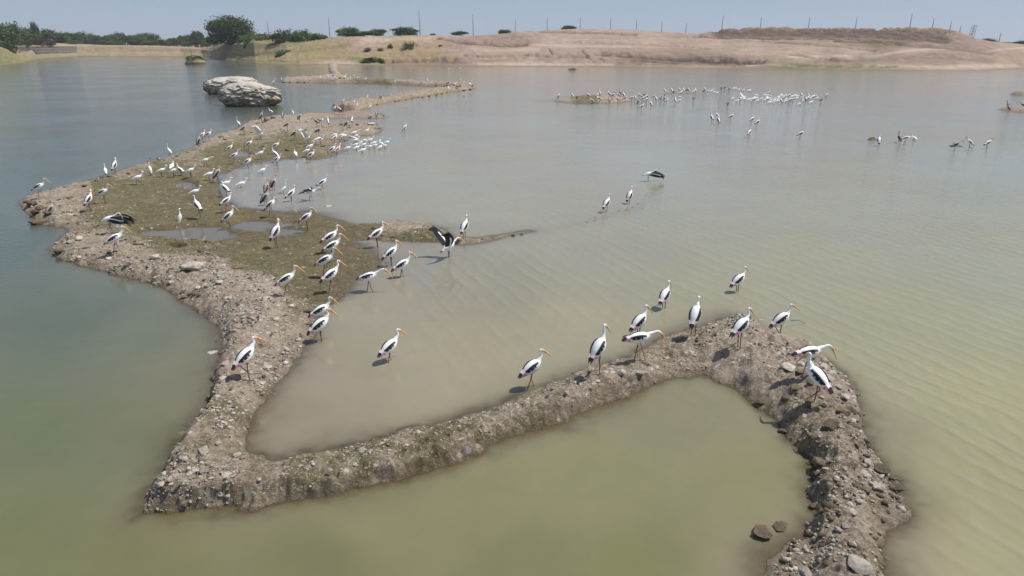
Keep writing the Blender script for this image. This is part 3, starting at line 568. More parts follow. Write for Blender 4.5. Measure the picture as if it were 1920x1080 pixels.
def put_rock(u, v, w, kind, label, group, rot=None, sink=.25):
    x, y, z = seat(u, v, 0, -.10)
    if 'pool' in label and v > 980: z = .02 if kind == 'd' else -.03
    dist = math.sqrt(x * x + y * y + (z - CAM_H) ** 2); s = w * dist / FPX / 2 * .95
    o = bpy.data.objects.new('rock', random.choice(SETS[kind])); link(o)
    o.location = (x, y, z + s * (.45 - sink) * (.5 if kind[0] == 's' else 1)); o.scale = (s, s * random.uniform(.75, 1), s * random.uniform(.85, 1.15))
    o.rotation_euler = (random.uniform(-.15, .15), random.uniform(-.15, .15), random.uniform(0, 6.28) if rot is None else rot)
    tag(o, label, 'rock', group)
    return o
RK = [ # notable stones
 (363,503,36,'p','largest pale boulder where the green flat meets the stony neck'),(446,501,34,'sd','long dark-sided boulder right of the largest pale boulder on the stony neck'),(380,494,16,'sp','small flat white stone just behind the largest pale boulder'),
 (415,515,20,'p','smooth white stone in front of the long dark-sided boulder'),(128,410,34,'sp','flat pale slab near the far left corner of the mud bank'),(80,417,36,'sd','dark slab at the water edge of the far left corner'),
 (576,585,18,'d','round dark rock beside the two storks at the lagoon edge'),(397,666,26,'p','submerged looking pale rock in the green water left of the neck'),(336,819,30,'sd','flat dark rock in the water left of the lower neck'),
 (423,683,20,'p','tan stone on the left edge of the narrow neck'),(381,848,26,'p','elongated white stone on the left corner of the near bank'),(347,861,18,'p','sharp white stone nearest the left water edge above the corner'),
 (426,891,20,'p','tallest white stone in the middle of the bank corner'),(297,932,24,'p','white stone closest to the bottom left tip of the bank'),
 (795,794,13,'p','grey white round stone on the lagoon side of the long near bank'),(744,831,15,'p','bright stone on the left half of the long near bank'),(802,853,16,'p','squarish pale stone above the dark near side of the long bank'),
 (1036,767,20,'sp','pale slab in the middle of the long near bank'),(1164,699,20,'p','large pale boulder under the stooping stork on the long bank'),(1199,700,20,'p','pale boulder right of the stooping stork on the long bank'),(1027,745,11,'d','small dark brown lump right of the walking stork'),
 (1479,692,32,'p','big pale boulder below the two storks on the right mound'),(1502,686,24,'p','pale boulder under the horizontal stork on the right mound'),(1499,713,16,'p','small round pale stone in the boulder pile of the right mound'),
 (1552,713,26,'p','pale slab right of the stork looking left on the mound'),(1572,725,22,'sp','grey slab near the right water edge of the mound'),(1543,690,22,'p','pale boulder at the far right rim of the mound'),
 (1427,755,24,'d','rounded dark rock at the pool side of the right mound'),(1444,749,28,'p','white topped rock between dark rocks above the pool'),(1492,730,28,'d','dark rock in the shadow below the storks on the mound'),
 (1479,752,28,'d','dark blocky rock at the top corner of the pool'),(1452,769,56,'sd','widest dark slab jutting over the pool corner'),(1436,730,30,'d','mossy brown rock left of the boulder pile'),(1593,771,26,'d','dark split rock at the right water edge below the mound'),
 (1420,605,20,'p','lumpy pale rock at the very top of the right mound'),(1426,614,20,'p','pale stone just below the top of the right mound'),(1450,620,26,'p','white block under the right edge of the mound top'),
 (1328,616,12,'p','round pale stone behind the stork standing in water by the mound'),(1549,849,20,'p','pale stone at the inner edge of the right causeway beside the pool'),(1535,870,34,'d','dark boulder hanging over the pool from the right causeway'),
 (1651,881,32,'d','dark mossy boulder on the outer right side of the causeway'),(1679,916,30,'d','brown boulder in the water right of the causeway'),(1626,894,18,'p','oval pale stone left of the dark mossy boulder'),(1643,913,26,'p','large pale boulder left of the brown boulder in the water'),
 (1625,868,16,'p','pale stone on the right rim of the causeway above the oval stone'),(1428,1012,40,'d','round brown rock standing in the shallow pool'),(1464,996,42,'sd','flat brown rock lying just under the pool surface'),
 (1605,1064,48,'p','largest pale rock at the bottom of the right causeway'),(1512,1078,28,'p','pale rock on the bottom left of the right causeway'),(1556,802,40,'d','mossy hump with white droppings on the right causeway'),(1580,774,28,'d','brown hump under the shadow of the mound storks'),
 (1530,1003,12,'p','small bright white stone on the lower right causeway'),(1571,993,15,'p','pale stone in the middle of the lower right causeway'),(1587,989,15,'p','pale stone beside the middle stone of the lower causeway'),(1595,960,20,'p','bluish white stone on the upper part of the lower causeway'),
 (1665,1051,13,'p','small stone half sunk right of the causeway bottom'),(1190,379,20,'sd','dark slab beside the stork in mid lagoon'),(1186,386,14,'sd','low dark stone just below the slab in mid lagoon'),(1170,394,22,'sd','brown stone nearest the camera in mid lagoon'),
 (1635,265,20,'d','brown block left of the stork in the right shallows'),(615,391,18,'p','white topped rock at the end of the weedy lump by the spread stork'),(599,390,16,'d','mossy clod at the foot of the half open stork'),
 (695,233,18,'sp','pale slab at the right point of the far flat'),(707,242,18,'sd','tilted dark edged slab at the right point of the far flat'),(732,241,8,'sd','lone dark stone in water right of the far flat'),(1075,131,18,'sd','dark shoal of stone near the far shore'),
 (1560,168,8,'sd','tiny dark stone right of the far flock'),(1679,269,9,'d','left stone of the pair by the right shallows'),(1692,268,6,'d','tiny stone behind the pair in the right shallows'),(1709,267,8,'d','stone between the storks of the right shallows'),
 (1840,279,5,'d','small stone left of the last stork on the right')]
RK.append((511,825,30,'sd','dark sunken object in the corner of the inner lagoon'))
for (u, v, w, k, lab) in RK: put_rock(u, v, w, k, lab, None)
G_st = 'stones scattered over the mud bank'
def third(u, lst):
    a = sorted(q[0] for q in lst); n_ = len(a)
    return '' if n_ < 9 else (', left part' if u < a[n_ // 3] else ', middle part' if u < a[2 * n_ // 3] else ', right part')
def scat(lst, kind, label):
    for (u, v, w) in lst: put_rock(u, v, w, kind, label + third(u, lst), G_st)
rw = random.Random(9)
def along(pl, step, w0, w1, jit=3):
    out = []
    for (a, b), (c, d) in zip(pl[:-1], pl[1:]):
        n_ = max(1, int(math.hypot(c - a, d - b) / step))
        for i in range(n_):
            t = (i + rw.random()) / n_; out.append((a + (c - a) * t + rw.uniform(-jit, jit), b + (d - b) * t + rw.uniform(-jit, jit), rw.uniform(w0, w1) ))
    return out
scat(along([(290,950),(400,943),(560,925),(700,893),(830,860),(930,820),(1080,766),(1180,728),(1230,712)], 24, 10, 24, 3), 'd', 'dark clod of mud at the foot of the long near bank')
scat(along([(1455,790),(1478,830),(1520,862),(1530,905),(1530,950),(1522,985),(1510,1030),(1500,1075)], 22, 10, 24, 5), 'd', 'dark clod along the pool side of the right causeway')
scat(along([(1560,690),(1600,740),(1615,800),(1640,855),(1690,920)], 20, 9, 20, 5), 'd', 'dark rock along the outer edge of the right causeway')
scat(along([(400,700),(385,765),(345,815),(325,845)], 22, 9, 18, 4), 'd', 'dark rock along the left edge of the lower neck')
scat([(364,884,13),(381,884,13),(327,894,13),(317,900,13),(302,909,15),(313,921,18),(344,917,15),(408,832,13),(326,921,14),(350,905,10),(307,927,12),(337,903,10),(322,908,9),(355,879,10),(301,921,11),(385,838,10)],'p','white stone in the cluster near the bottom left tip of the bank')
scat([(486,899,10),(567,866,10),(718,834,13),(694,847,10),(618,882,11),(666,871,10),(443,854,15),(530,890,10),(431,873,12),(455,858,10),(585,866,7),(730,845,8),(640,880,8),(425,905,10)],'p','pale stone on the left third of the long near bank')
scat([(897,810,10),(973,799,11),(964,797,9),(1062,737,12),(1055,721,11),(910,782,12),(860,800,9),(1010,770,9),(1030,716,9),(1120,715,11),(990,750,10),(925,787,8),(1085,745,12),(1230,690,12),(1250,672,11),(1190,668,12)],'p','pale stone on the right half of the long near bank')
scat([(60,385,24),(75,392,18),(52,379,16),(90,402,20),(98,413,18),(66,399,16),(110,416,16),(160,341,8),(186,333,10),(225,318,12),(245,308,9),(300,296,10),(283,300,12)],'d','dark rough rock along the far left shore of the bank')
scat([(215,511,18),(246,512,14),(272,518,20),(298,523,14),(305,527,10),(170,497,10),(110,473,20),(130,478,16),(345,559,15),(357,551,12),(367,552,12),(376,553,13),(345,548,12),(330,541,10),(415,663,17),(410,652,14),(408,645,16),(415,640,12)],'d','dark rock along the shaded left water edge of the bank')
scat([(240,495,18),(290,484,18),(150,448,14),(130,455,12),(205,486,12),(340,520,12),(372,540,13),(320,505,10),(410,530,14),(430,560,12),(470,545,12),(500,560,14),(455,590,12),(520,600,13),(480,630,12),(545,575,14),(440,620,10),(505,690,16),(490,720,12),(520,705,10),(492,668,12),(470,700,12),(430,755,12),(455,735,10),(480,680,10),(515,740,9),(400,770,10),(432,790,9),(460,770,9)],'p','pale stone on the rubble neck of the bank')
scat([(1380,700,14),(1400,715,12),(1365,690,10),(1390,720,10),(1420,722,12),(1450,705,12),(1352,660,10),(1330,680,9),(1410,700,9),(1440,720,9),(1405,735,12),(1375,712,9),(1300,680,8),(1340,700,10)],'p','pale pebble stone on the left slope of the right mound')
scat([(1585,745,18),(1600,790,14),(1612,810,12),(1590,755,12),(1568,745,12),(1540,745,12),(1555,700,14),(1530,690,16),(1515,700,14),(1580,735,12)],'p','grey stone along the right rim of the right mound')
scat([(1500,742,20),(1462,755,18),(1515,760,18),(1545,760,14),(1500,700,18),(1520,720,16)],'d','dark rock in the boulder heap of the right mound')
scat([(1600,900,12),(1570,900,10),(1585,930,12),(1560,940,14),(1610,940,12),(1560,1030,12),(1600,1020,12),(1630,1000,12),(1550,880,12),(1600,850,10),(1575,860,10),(1640,960,12),(1620,1040,12),(1540,1040,10),(1650,1000,10)],'p','pale stone lying on the right causeway')
scat([(1660,900,16),(1690,905,14),(1670,930,14),(1660,945,14),(1685,940,12),(1695,955,12),(1650,930,14),(1640,1010,12),(1655,975,12),(1665,960,10)],'d','small dark rock on the outer right slope of the causeway')
scat([(652,413,9),(667,411,8),(685,411,14),(702,428,12),(690,416,9),(660,426,6),(525,367,16),(510,366,12),(485,372,10),(500,372,10),(558,388,10),(580,392,12),(590,393,10),(448,340,12),(435,338,14),(460,345,10)],'d','dark clod in the shallow lagoon between the pools')
scat([(1780,276,10),(1790,277,12),(1800,277,12),(1808,276,8),(1823,280,10),(1772,275,7)],'d','dark stone in the line under the right hand storks')
scat([(500,225,12),(512,222,12),(496,230,10),(415,258,12),(422,262,9),(640,235,10),(620,222,10),(600,226,9),(655,240,9),(435,277,9),(540,283,12),(605,275,10),(560,277,7),(670,235,10),(575,230,8)],'d','dark rock on the far end of the flat')
scat([(962,442,10),(978,440,7),(925,447,5),(905,449,6)],'d','stone along the thin spit into the lagoon')
rw = random.Random(5)
scat([(u_ + rw.uniform(-2, 2), 157.2 + (u_ - 715) * .036 + rw.uniform(-.6, .8), rw.uniform(5, 10)) for u_ in range(712, 868, 6)], 'd', 'black stone in the dark row along the back arm of the far causeway')
scat([(u_ + rw.uniform(-3, 3), 206 - (u_ - 640) * .158 + rw.uniform(-.8, 1.2), rw.uniform(4, 8)) for u_ in range(640, 886, 11)], 'd', 'dark rock along the front edge of the far causeway')
scat([(u_ + rw.uniform(-3, 3), 154.6 + rw.uniform(-.3, .6), rw.uniform(4, 7)) for u_ in range(530, 700, 14)], 'd', 'dark rock along the left arm of the far causeway')
scat([(618, 130, 5), (619, 135, 5), (621, 139, 6), (625, 143, 6), (631, 145.5, 6), (638, 147, 7), (645, 148, 7)], 'd', 'dark rock on the bend that joins the far causeway to the shore')
# only the 300 rocks that show largest stay objects; the rest become one mesh
rk = [o for o in COL.objects if o.name.split('.')[0] == 'rock']
rk.sort(key=lambda o: -(o.scale[0] / max(1.0, (o.location - cam.location).length)))
keepn = 296; Vs = []; Fs = []; Ms = []; n0 = 0
for o in [q for q in rk[keepn:] if not q['label'] in {x[4] for x in RK}]:
    me = o.data; co_ = np.empty(len(me.vertices) * 3); me.vertices.foreach_get('co', co_); co_ = co_.reshape(-1, 3)
    fi = np.empty(len(me.loops), np.int32); me.loops.foreach_get('vertex_index', fi); fi = fi.reshape(-1, 3)
    M_ = np.array(Matrix.LocRotScale(o.location, o.rotation_euler, o.scale)); Vs.append(co_ @ M_[:3, :3].T + M_[:3, 3]); Fs.append(fi + n0); n0 += len(co_)
    Ms.append(np.full(len(fi), 0 if me.materials[0] == M_pale else 1, np.int32)); bpy.data.objects.remove(o)
me = mesh_np('small_stones', np.vstack(Vs), np.vstack(Fs), M_pale, None, False); me.materials.append(M_dark); me.polygons.foreach_set('material_index', np.concatenate(Ms))
tag(link(bpy.data.objects.new('small_stones', me)), 'small stones lying among the rocks of the mud bank', 'stones', None, 'stuff')
# pebbles: too many to count
bv, bf = ico(0)
def pebbles(name, regions, mat, seed):
    r = np.random.default_rng(seed); Vs = []; Fs = []; n0 = 0
    for (u0, v0, u1, v1, n_, sz) in regions:
        u = r.uniform(u0, u1, n_); v = r.uniform(v0, v1, n_); x, y = at(u, v); z = ground_z(x, y)
        k = (z > .02); x, y, z = x[k], y[k], z[k]
        # keep fewer where it is grassy
        g = field(main_mask, *proj(x, y))[:, 0]; k = r.random(len(x)) > np.clip(g * .75 + 1.5 * sstep(.42, .66, vn(x * .9, y * .9, 12) * .6 + vn(x * 2.6, y * 2.6, 13) * .4), 0, .97); x, y, z = x[k], y[k], z[k]
        m_ = len(x); s = sz * np.exp(r.normal(0, .5, m_)) * .5
        sc = s[:, None] * np.stack([r.uniform(.8, 1.4, m_), r.uniform(.7, 1.1, m_), r.uniform(.4, .8, m_)], 1)
        a = r.uniform(0, 6.28, m_); jit = 1 + .25 * r.normal(size=(m_, 12, 1))
        P_ = bv[None] * jit * sc[:, None, :]
        X_ = P_[..., 0] * np.cos(a)[:, None] - P_[..., 1] * np.sin(a)[:, None]; Y_ = P_[..., 0] * np.sin(a)[:, None] + P_[..., 1] * np.cos(a)[:, None]
        P_ = np.stack([X_ + x[:, None], Y_ + y[:, None], P_[..., 2] + z[:, None] + s[:, None] * .15], -1)
        Vs.append(P_.reshape(-1, 3)); Fs.append((bf[None] + (np.arange(m_) * 12)[:, None, None]).reshape(-1, 3) + n0); n0 += m_ * 12
    o = link(bpy.data.objects.new(name, mesh_np(name, np.vstack(Vs), np.vstack(Fs), mat, None, False))); o['kind'] = 'stuff'; return o
tag(pebbles('pebbles', [(270,820,560,970,2184,0.024),(560,780,900,930,1764,0.022),(880,680,1320,840,1890,0.026),(330,520,620,830,5460,0.036),(1300,595,1600,800,3570,0.032),(1420,800,1720,1090,2310,0.029),(90,450,420,560,2184,0.040),(30,340,200,450,672,0.050),(200,250,480,345,630,0.065),(690,415,870,460,378,0.043),(450,215,720,300,630,0.065)], M_pale, 5), 'pale pebbles strewn over the mud bank', 'pebbles')
tag(pebbles('clods', [(270,820,560,970,630,0.032),(560,780,900,930,630,0.029),(880,680,1320,840,672,0.032),(330,520,620,830,1512,0.043),(1300,595,1600,800,1344,0.043),(1420,800,1720,1090,1092,0.040),(90,450,420,560,1050,0.050),(30,340,200,450,378,0.065),(200,250,480,345,378,0.072),(690,415,870,460,168,0.058),(450,215,720,300,378,0.086),(560,400,720,500,210,0.043)], M_dark, 8), 'dark clods of mud strewn over the bank', 'clods')

# the two great boulders in the lake
def boulder(u0, u1, vb, vt, seed, label, depth=.6):
    x0, y0 = at(u0, vb); x1, y1 = at(u1, vb); wdt = math.hypot(x1 - x0, y1 - y0); cx, cy = (x0 + x1) / 2, (y0 + y1) / 2 + wdt * depth * .42
    # height from the top pixel at the middle of the mass
    k = (540 - vt) / FPX; top = CAM_H + cy * (k * cp - sp) / (cp + k * sp)
    V, F = ico(5); V = V.copy(); r = np.random.default_rng(seed)
    e = .80; V = np.sign(V) * np.abs(V) ** e; V[:, 0] *= wdt / 2; V[:, 1] *= wdt * depth / 2; V[:, 2] = V[:, 2] * (top + .35) / 2 + (top - .35) / 2
    h = np.clip((V[:, 2] + .3) / (top + .3), 0, 1)
    n1 = fbm(V[:, 0] * .5 + seed, V[:, 1] * .5, 3, seed); n2 = ridge(V[:, 0] * 1.0 + V[:, 1] * .9, V[:, 2] * 1.3 + V[:, 1] * .4, 4, seed + 3) - .6; n3 = fbm(V[:, 0] * 3.2, V[:, 2] * 5 + V[:, 1] * 3, 3, seed + 9)
    side = 1 - sstep(.72, .98, h)
    rad = V[:, :2] / (np.linalg.norm(V[:, :2], axis=1)[:, None] + 1e-6)
    V[:, :2] += rad * (.45 * n1 + .65 * n2 * side + .28 * n3 * side - .25 * h ** 2)[:, None]
    V[:, 2] += .30 * n1 * h + .10 * fbm(V[:, 0] * 1.5, V[:, 1] * 1.5, 3, 4) * h
    o = link(bpy.data.objects.new('boulder', mesh_np('boulder', V, F, M_boul, None, True))); o.location = (cx, cy, 0)
    tag(o, label, 'boulder'); return o, top
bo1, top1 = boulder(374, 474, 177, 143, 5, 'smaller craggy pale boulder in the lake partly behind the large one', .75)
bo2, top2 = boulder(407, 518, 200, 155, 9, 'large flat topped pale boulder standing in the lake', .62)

# ------------------------------------------------------------------ trees, shrubs, poles, wall
def leaf_crown(name, blobs, nleaf, leaf, cols_, seed, flat=.8, up=.3):
    """blobs: (x,y,z,rx,ry,rz); leaf clumps spread through their volume"""
    r = np.random.default_rng(seed); Vs = []; Cs = []
    tot = sum(b[3] * b[4] for b in blobs)
    for b in blobs:
        m_ = max(8, int(nleaf * b[3] * b[4] / tot)); ncl = max(4, m_ // 22)
        d = r.normal(size=(ncl, 3)); d /= np.linalg.norm(d, axis=1)[:, None]; d[:, 2] = np.where(d[:, 2] < -.35, -d[:, 2] * .5, d[:, 2])
        cc = d * (r.uniform(.45, 1.0, ncl) ** .7)[:, None] * np.array(b[3:6]) + np.array(b[:3])
        ci = r.integers(0, ncl, m_); tone = r.uniform(.6, 1.3, ncl); sp_ = min(b[3:6]) * .30
        p = cc[ci] + np.clip(r.normal(size=(m_, 3)), -1.5, 1.5) * np.array([sp_ * 1.2, sp_ * 1.2, sp_ * flat])
        a = r.normal(size=(m_, 3)); a /= np.linalg.norm(a, axis=1)[:, None]; c2 = np.cross(a, r.normal(size=(m_, 3))); c2 /= np.linalg.norm(c2, axis=1)[:, None]
        s = leaf * r.uniform(.5, 1.3, m_)[:, None]
        q = np.stack([p - a * s - c2 * s * .6, p + a * s * .9 - c2 * s * .5, p + a * s * 1.1 + c2 * s * .55, p - a * s * .8 + c2 * s * .6], 1)
        Vs.append(q.reshape(-1, 3)); base = np.array(cols_)[r.integers(0, len(cols_), ncl)][ci] * tone[ci][:, None]; Cs.append(base * r.uniform(.8, 1.2, m_)[:, None])
    V = np.vstack(Vs); F = np.arange(len(V)).reshape(-1, 4)
    return mesh_np(name, V, F, M_leaf, {'Col': ('FACE', np.vstack(Cs))}, False)
def tube(mb, pts, rad, n=7, col=(.1, .1, .1), capend=True):
    pts = [Vector(p) for p in pts]; V = []; F = []; C = []
    for i, p in enumerate(pts):
        t = (pts[min(i + 1, len(pts) - 1)] - pts[max(i - 1, 0)]).normalized()
        a = t.orthogonal().normalized() if i == 0 else (a_ - t * a_.dot(t)).normalized()
        a_ = a; b = t.cross(a)
        for k in range(n):
            th = 2 * math.pi * k / n; V.append(p + (a * math.cos(th) + b * math.sin(th)) * rad[i])
    for i in range(len(pts) - 1):
        for k in range(n):
            F.append((i * n + k, i * n + (k + 1) % n, (i + 1) * n + (k + 1) % n, (i + 1) * n + k)); C.append(col[i] if isinstance(col, list) else col)
    if capend:
        V.append(pts[-1]); e = len(V) - 1; V.append(pts[0]); s0 = len(V) - 1
        for k in range(n):
            F.append(((len(pts) - 1) * n + k, (len(pts) - 1) * n + (k + 1) % n, e)); C.append(col[-1] if isinstance(col, list) else col)
            F.append(((k + 1) % n, k, s0)); C.append(col[0] if isinstance(col, list) else col)
    mb.add(V, F, C)
def trunk_mesh(h, w, seed, nl=6, r0=.16):
    r = random.Random(seed); mb = MB(); lean = r.uniform(-.1, .1) * h
    top = (lean, 0, h * .55); tube(mb, [(0, 0, -.3), (lean * .3, .02, h * .2), (lean * .7, 0, h * .4), top], [r0, r0 * .8, r0 * .65, r0 * .5], 8)
    for i in range(nl):
        a = 6.28 * i / nl + r.uniform(-.4, .4); b = (math.cos(a) * w * .35, math.sin(a) * w * .35, h * r.uniform(.7, .9))
        z0 = h * r.uniform(.2, .5); st = (lean * z0 / h, 0, z0)
        mid = ((st[0] + b[0]) * .5, b[1] * .45, (z0 + b[2]) * .5 + .1 * h)
        tube(mb, [st, mid, b], [r0 * .5, r0 * .3, r0 * .1], 5)
    return mb.mesh('trunk', M_bark)
GREENS = {'dark': [(0.058, 0.090, 0.036), (0.096, 0.125, 0.051), (0.128, 0.141, 0.067)], 'mid': [(0.083, 0.147, 0.045), (0.115, 0.186, 0.058), (0.160, 0.218, 0.077)],
          'brown': [(.085, .070, .045), (.11, .09, .055), (.075, .08, .04)], 'olive': [(.16, .13, .07), (.20, .17, .09), (.13, .13, .06)], 'lime': [(.09, .14, .03), (.12, .17, .045)]}
def blob_set(w, h, seed, n_=7, low=.25):
    r = random.Random(seed); B = [(0, 0, h * .55, w * .33, w * .33, h * .36)]
    for i in range(n_):
        a = 6.28 * i / n_ + r.uniform(-.3, .3); q = r.uniform(.22, .34) * w
        B.append((math.cos(a) * q, math.sin(a) * q, h * r.uniform(low + .12, .72), w * r.uniform(.14, .22), w * r.uniform(.14, .22), h * r.uniform(.16, .26)))
    return B
PROTO = {}
def tree_meshes(key, green, seed, nleaf=2600, leaf=.05, low=.25):
    """unit tree 1 wide 1 high"""
    if key not in PROTO:
        PROTO[key] = (trunk_mesh(1, 1, seed, 6, .035), leaf_crown('crown', blob_set(1, 1, seed, 8, low), nleaf, leaf, GREENS[green], seed))
    return PROTO[key]
def put_tree(name, u, v0, v1, wpx, rng_, key, label, cat, group=None, x=None):
    """tree whose base shows at (u, v1) and top at v0 at horizontal range rng_"""
    azx, azy = at(u, v1 if v1 > HORIZ + 3 else HORIZ + 30); L = math.hypot(azx, azy); ax, ay = azx / L, azy / L
    xx, yy = ax * rng_, ay * rng_
    def zz(v): k = (540 - v) / FPX; return CAM_H + yy * (k * cp - sp) / (cp + k * sp)
    zb, zt = zz(v1), zz(v0); f = yy * cp; w = wpx * f / FPX
    e = bpy.data.objects.new(name, None); link(e); e.location = (xx, yy, zb); e.rotation_euler = (0, 0, random.uniform(0, 6.28))
    tm, cm = PROTO[key]
    for nm, me in (('trunk', tm), ('crown', cm)):
        o = bpy.data.objects.new(nm, me); link(o, e); o.scale = (w, w, zt - zb)
        if nm == 'crown' and key not in ('big', 'd1', 'd2'): o.location = (0, 0, -.16 * (zt - zb)); o.scale = (w, w, 1.14 * (zt - zb))
    tag(e, label, cat, group); return e
tree_meshes('big', 'dark', 1, 30000, .018, .1); tree_meshes('d1', 'dark', 2, 2600, .035); tree_meshes('d2', 'dark', 3, 2600, .035); tree_meshes('m1', 'mid', 4, 3600, .03, .05)
tree_meshes('m2', 'mid', 5, 3600, .03, .05); tree_meshes('b1', 'brown', 6, 2400, .035, .05); tree_meshes('o1', 'olive', 16, 2600, .03, .0); tree_meshes('l1', 'lime', 7, 2600, .03, .0); tree_meshes('dm', 'dark', 8, 5000, .028, .0)
def crest_rng(u, off=0):
    return float(np.interp(u, us, crest_r)) + off
def shore_rng(u, off=0):
    return float(np.interp(u, us, lines[0][0])) + off
put_tree('round_tree', 438, 27, 93, 92, crest_rng(438, -6), 'big', 'large round dark acacia on the grassy bank', 'tree')
T = [ # u, top, base, width, range offset, proto, from crest?, label
 (-2,46,106,76,shore_rng(30,25),'dm','dark drooping tree cut by the left edge of the photo'),
 (30,38,92,50,shore_rng(75,60),'m1','tall ragged green tree second from the left edge'),(62,48,90,40,shore_rng(75,70),'m2','green tree behind the left retaining wall'),
 (72,38,88,16,shore_rng(75,70),'d1','slim spindly tree rising above its neighbours on the left'),(95,52,88,34,shore_rng(100,60),'d2','dark green tree above the middle of the retaining wall'),
 (118,57,88,32,shore_rng(118,60),'m1','dark bush tree at the right end of the left grove'),(80,68,92,50,shore_rng(80,45),'b1','brownish undergrowth bush above the retaining wall'),
 (55,78,89,12,shore_rng(60,30),'b1','small bush on the sandy slope above the wall'),
 (536,52,98,52,crest_rng(536,-9),'dm','large dark green shrub on the bank with shade under it'),(570,53,90,46,crest_rng(570,-6),'m1','green shrub on the bank right of the large dark shrub'),(602,60,82,34,crest_rng(602,-2),'m2','low green shrub left of the second pole'),
 (505,60,90,50,crest_rng(505,-4),'o1','dull olive shrub between the round tree and the large shrub'),(533,91,110,32,shore_rng(533,14),'m2','small green bush halfway down the grassy bank'),(470,66,92,26,crest_rng(470,-12),'m1','pale green bush at the right foot of the round tree'),
 (475,60,84,60,crest_rng(475,8),'m2','low green bushes behind the round tree'),
 (656,49,70,44,crest_rng(656,6),'m1','rounded green bush right of the second pole'),(685,57,70,44,crest_rng(685,8),'m2','low green bush between the two rounded bushes'),(711,53,68,38,crest_rng(711,9),'m1','scruffy bush left of the third pole'),
 (762,49,67,54,crest_rng(762,5),'dm','dense dark bush just left of the tall third pole'),(813,62,69,12,crest_rng(813,1),'m1','tiny bush right of the tall third pole'),(864,57,68,34,crest_rng(864,6),'m2','flat low bush left of the fourth pole'),
 (947,54,67,30,crest_rng(947,8),'m1','small bush left of the fifth pole on the slope'),(1065,47,55,30,crest_rng(1065,6),'dm','flat bush on top of the sandy rise'),
 (732,80,96,10,crest_rng(732,-16),'m2','small green bush on the pale slope'),(826,82,97,12,crest_rng(826,-16),'m1','lone green bush on the sandy slope'),(770,77,97,34,crest_rng(770,-16),'o1','brown dry bush on the middle slope'),(690,88,98,18,crest_rng(690,-18),'o1','brown tuft on the left slope'),
 (714,89,97,15,crest_rng(714,-18),'o1','brown tuft beside the small green bush'),
 (700,105,119,48,shore_rng(700,7),'l1','bright green reeds at the foot of the bank'),
 (1852,71,84,32,crest_rng(1852,30),'dm','dark bush beyond the right end of the mound'),(1885,78,86,30,crest_rng(1885,30),'m1','low bush between the two right hand bushes'),(1914,75,88,30,crest_rng(1914,30),'dm','dark bush at the right edge of the photo'),
 (282,74,87,34,shore_rng(282,38),'l1','bright lime bush in front of the distant tree line'),(372,56,84,26,shore_rng(372,80),'d1','tall dark tree standing above the distant tree line')]
for (u, t, b, w, r_, k, lab) in T: put_tree('shrub' if ('bush' in lab or 'shrub' in lab or 'tuft' in lab) else ('reeds' if 'reeds' in lab else 'tree'), u, t, b, w, r_, k, lab, 'shrub' if ('bush' in lab or 'shrub' in lab or 'tuft' in lab) else ('reeds' if 'reeds' in lab else 'tree'))
rr = random.Random(4)
uu = 128.0
while uu < 412:
    w = rr.uniform(18, 30); t = 59 + rr.uniform(-2, 9) + (5 if uu > 300 else 0)
    put_tree('tree', uu, t, 86.5, w, shore_rng(uu, 95 + rr.uniform(0, 70)), rr.choice(['d1', 'd2', 'm1', 'dm']), 'tree in the dark green belt along the far left horizon' + (', left part' if uu < 220 else ', middle part' if uu < 310 else ', right part'), 'tree', 'distant tree belt'); uu += w * rr.uniform(.42, .62)
uu = 134.0
while uu < 400:
    w = rr.uniform(14, 28)
    put_tree('shrub', uu, 73 + rr.uniform(0, 4), 88.0, w, shore_rng(uu, 48 + rr.uniform(0, 18)), rr.choice(['b1', 'm2', 'b1', 'm1']), 'dry scrub bush below the distant tree belt' + (', left part' if uu < 220 else ', middle part' if uu < 310 else ', right part'), 'shrub', 'scrub below the tree belt'); uu += w * rr.uniform(.6, .95)
# poles
POLES = [(65,42,75,1,'faint leaning pole behind the left grove'),(113,46,72,1,'pole at the right end of the left grove'),(171,58,80,0,'faint pole above the distant tree belt'),(509,38,72,-1,'slightly leaning pole right of the round dark tree'),(622,32,71,0,'pole left of the rounded green bush'),
 (790,20,67,-1,'tallest pole, beside the dense dark bush'),(888,27,67,0,'tall pole on bare sand right of the flat low bush'),(966,36,63,0,'pole at the left foot of the sandy rise'),(1025,32,56,0,'first pole on the sandy rise'),(1086,32,55,0,'pole right of the flat bush on the sandy rise'),
 (1142,33,56,0,'pole in the middle of the sandy rise'),(1190,36,58,0,'pole on the falling right side of the sandy rise'),(1237,40,61,0,'pole in the saddle left of the mound'),(1282,44,63,0,'last pole in the saddle, nearest the mound'),(1348,29,54,1,'pole at the left end of the flat topped mound'),
 (1419,32,51,0,'second pole on the flat topped mound'),(1508,32,51,1,'third pole on the flat topped mound'),(1595,32,51.5,0,'fourth pole on the flat topped mound'),(1695,26,51.5,1,'tallest pole on the mound, right of its middle'),(1737,34,52,1,'pole just right of the tallest mound pole'),
 (1770,40,56,1,'pole where the mound top starts to fall'),(1789,48,63,1,'short pole on the right slope of the mound'),(1866,61,76,1,'short pole behind the right hand bushes')]
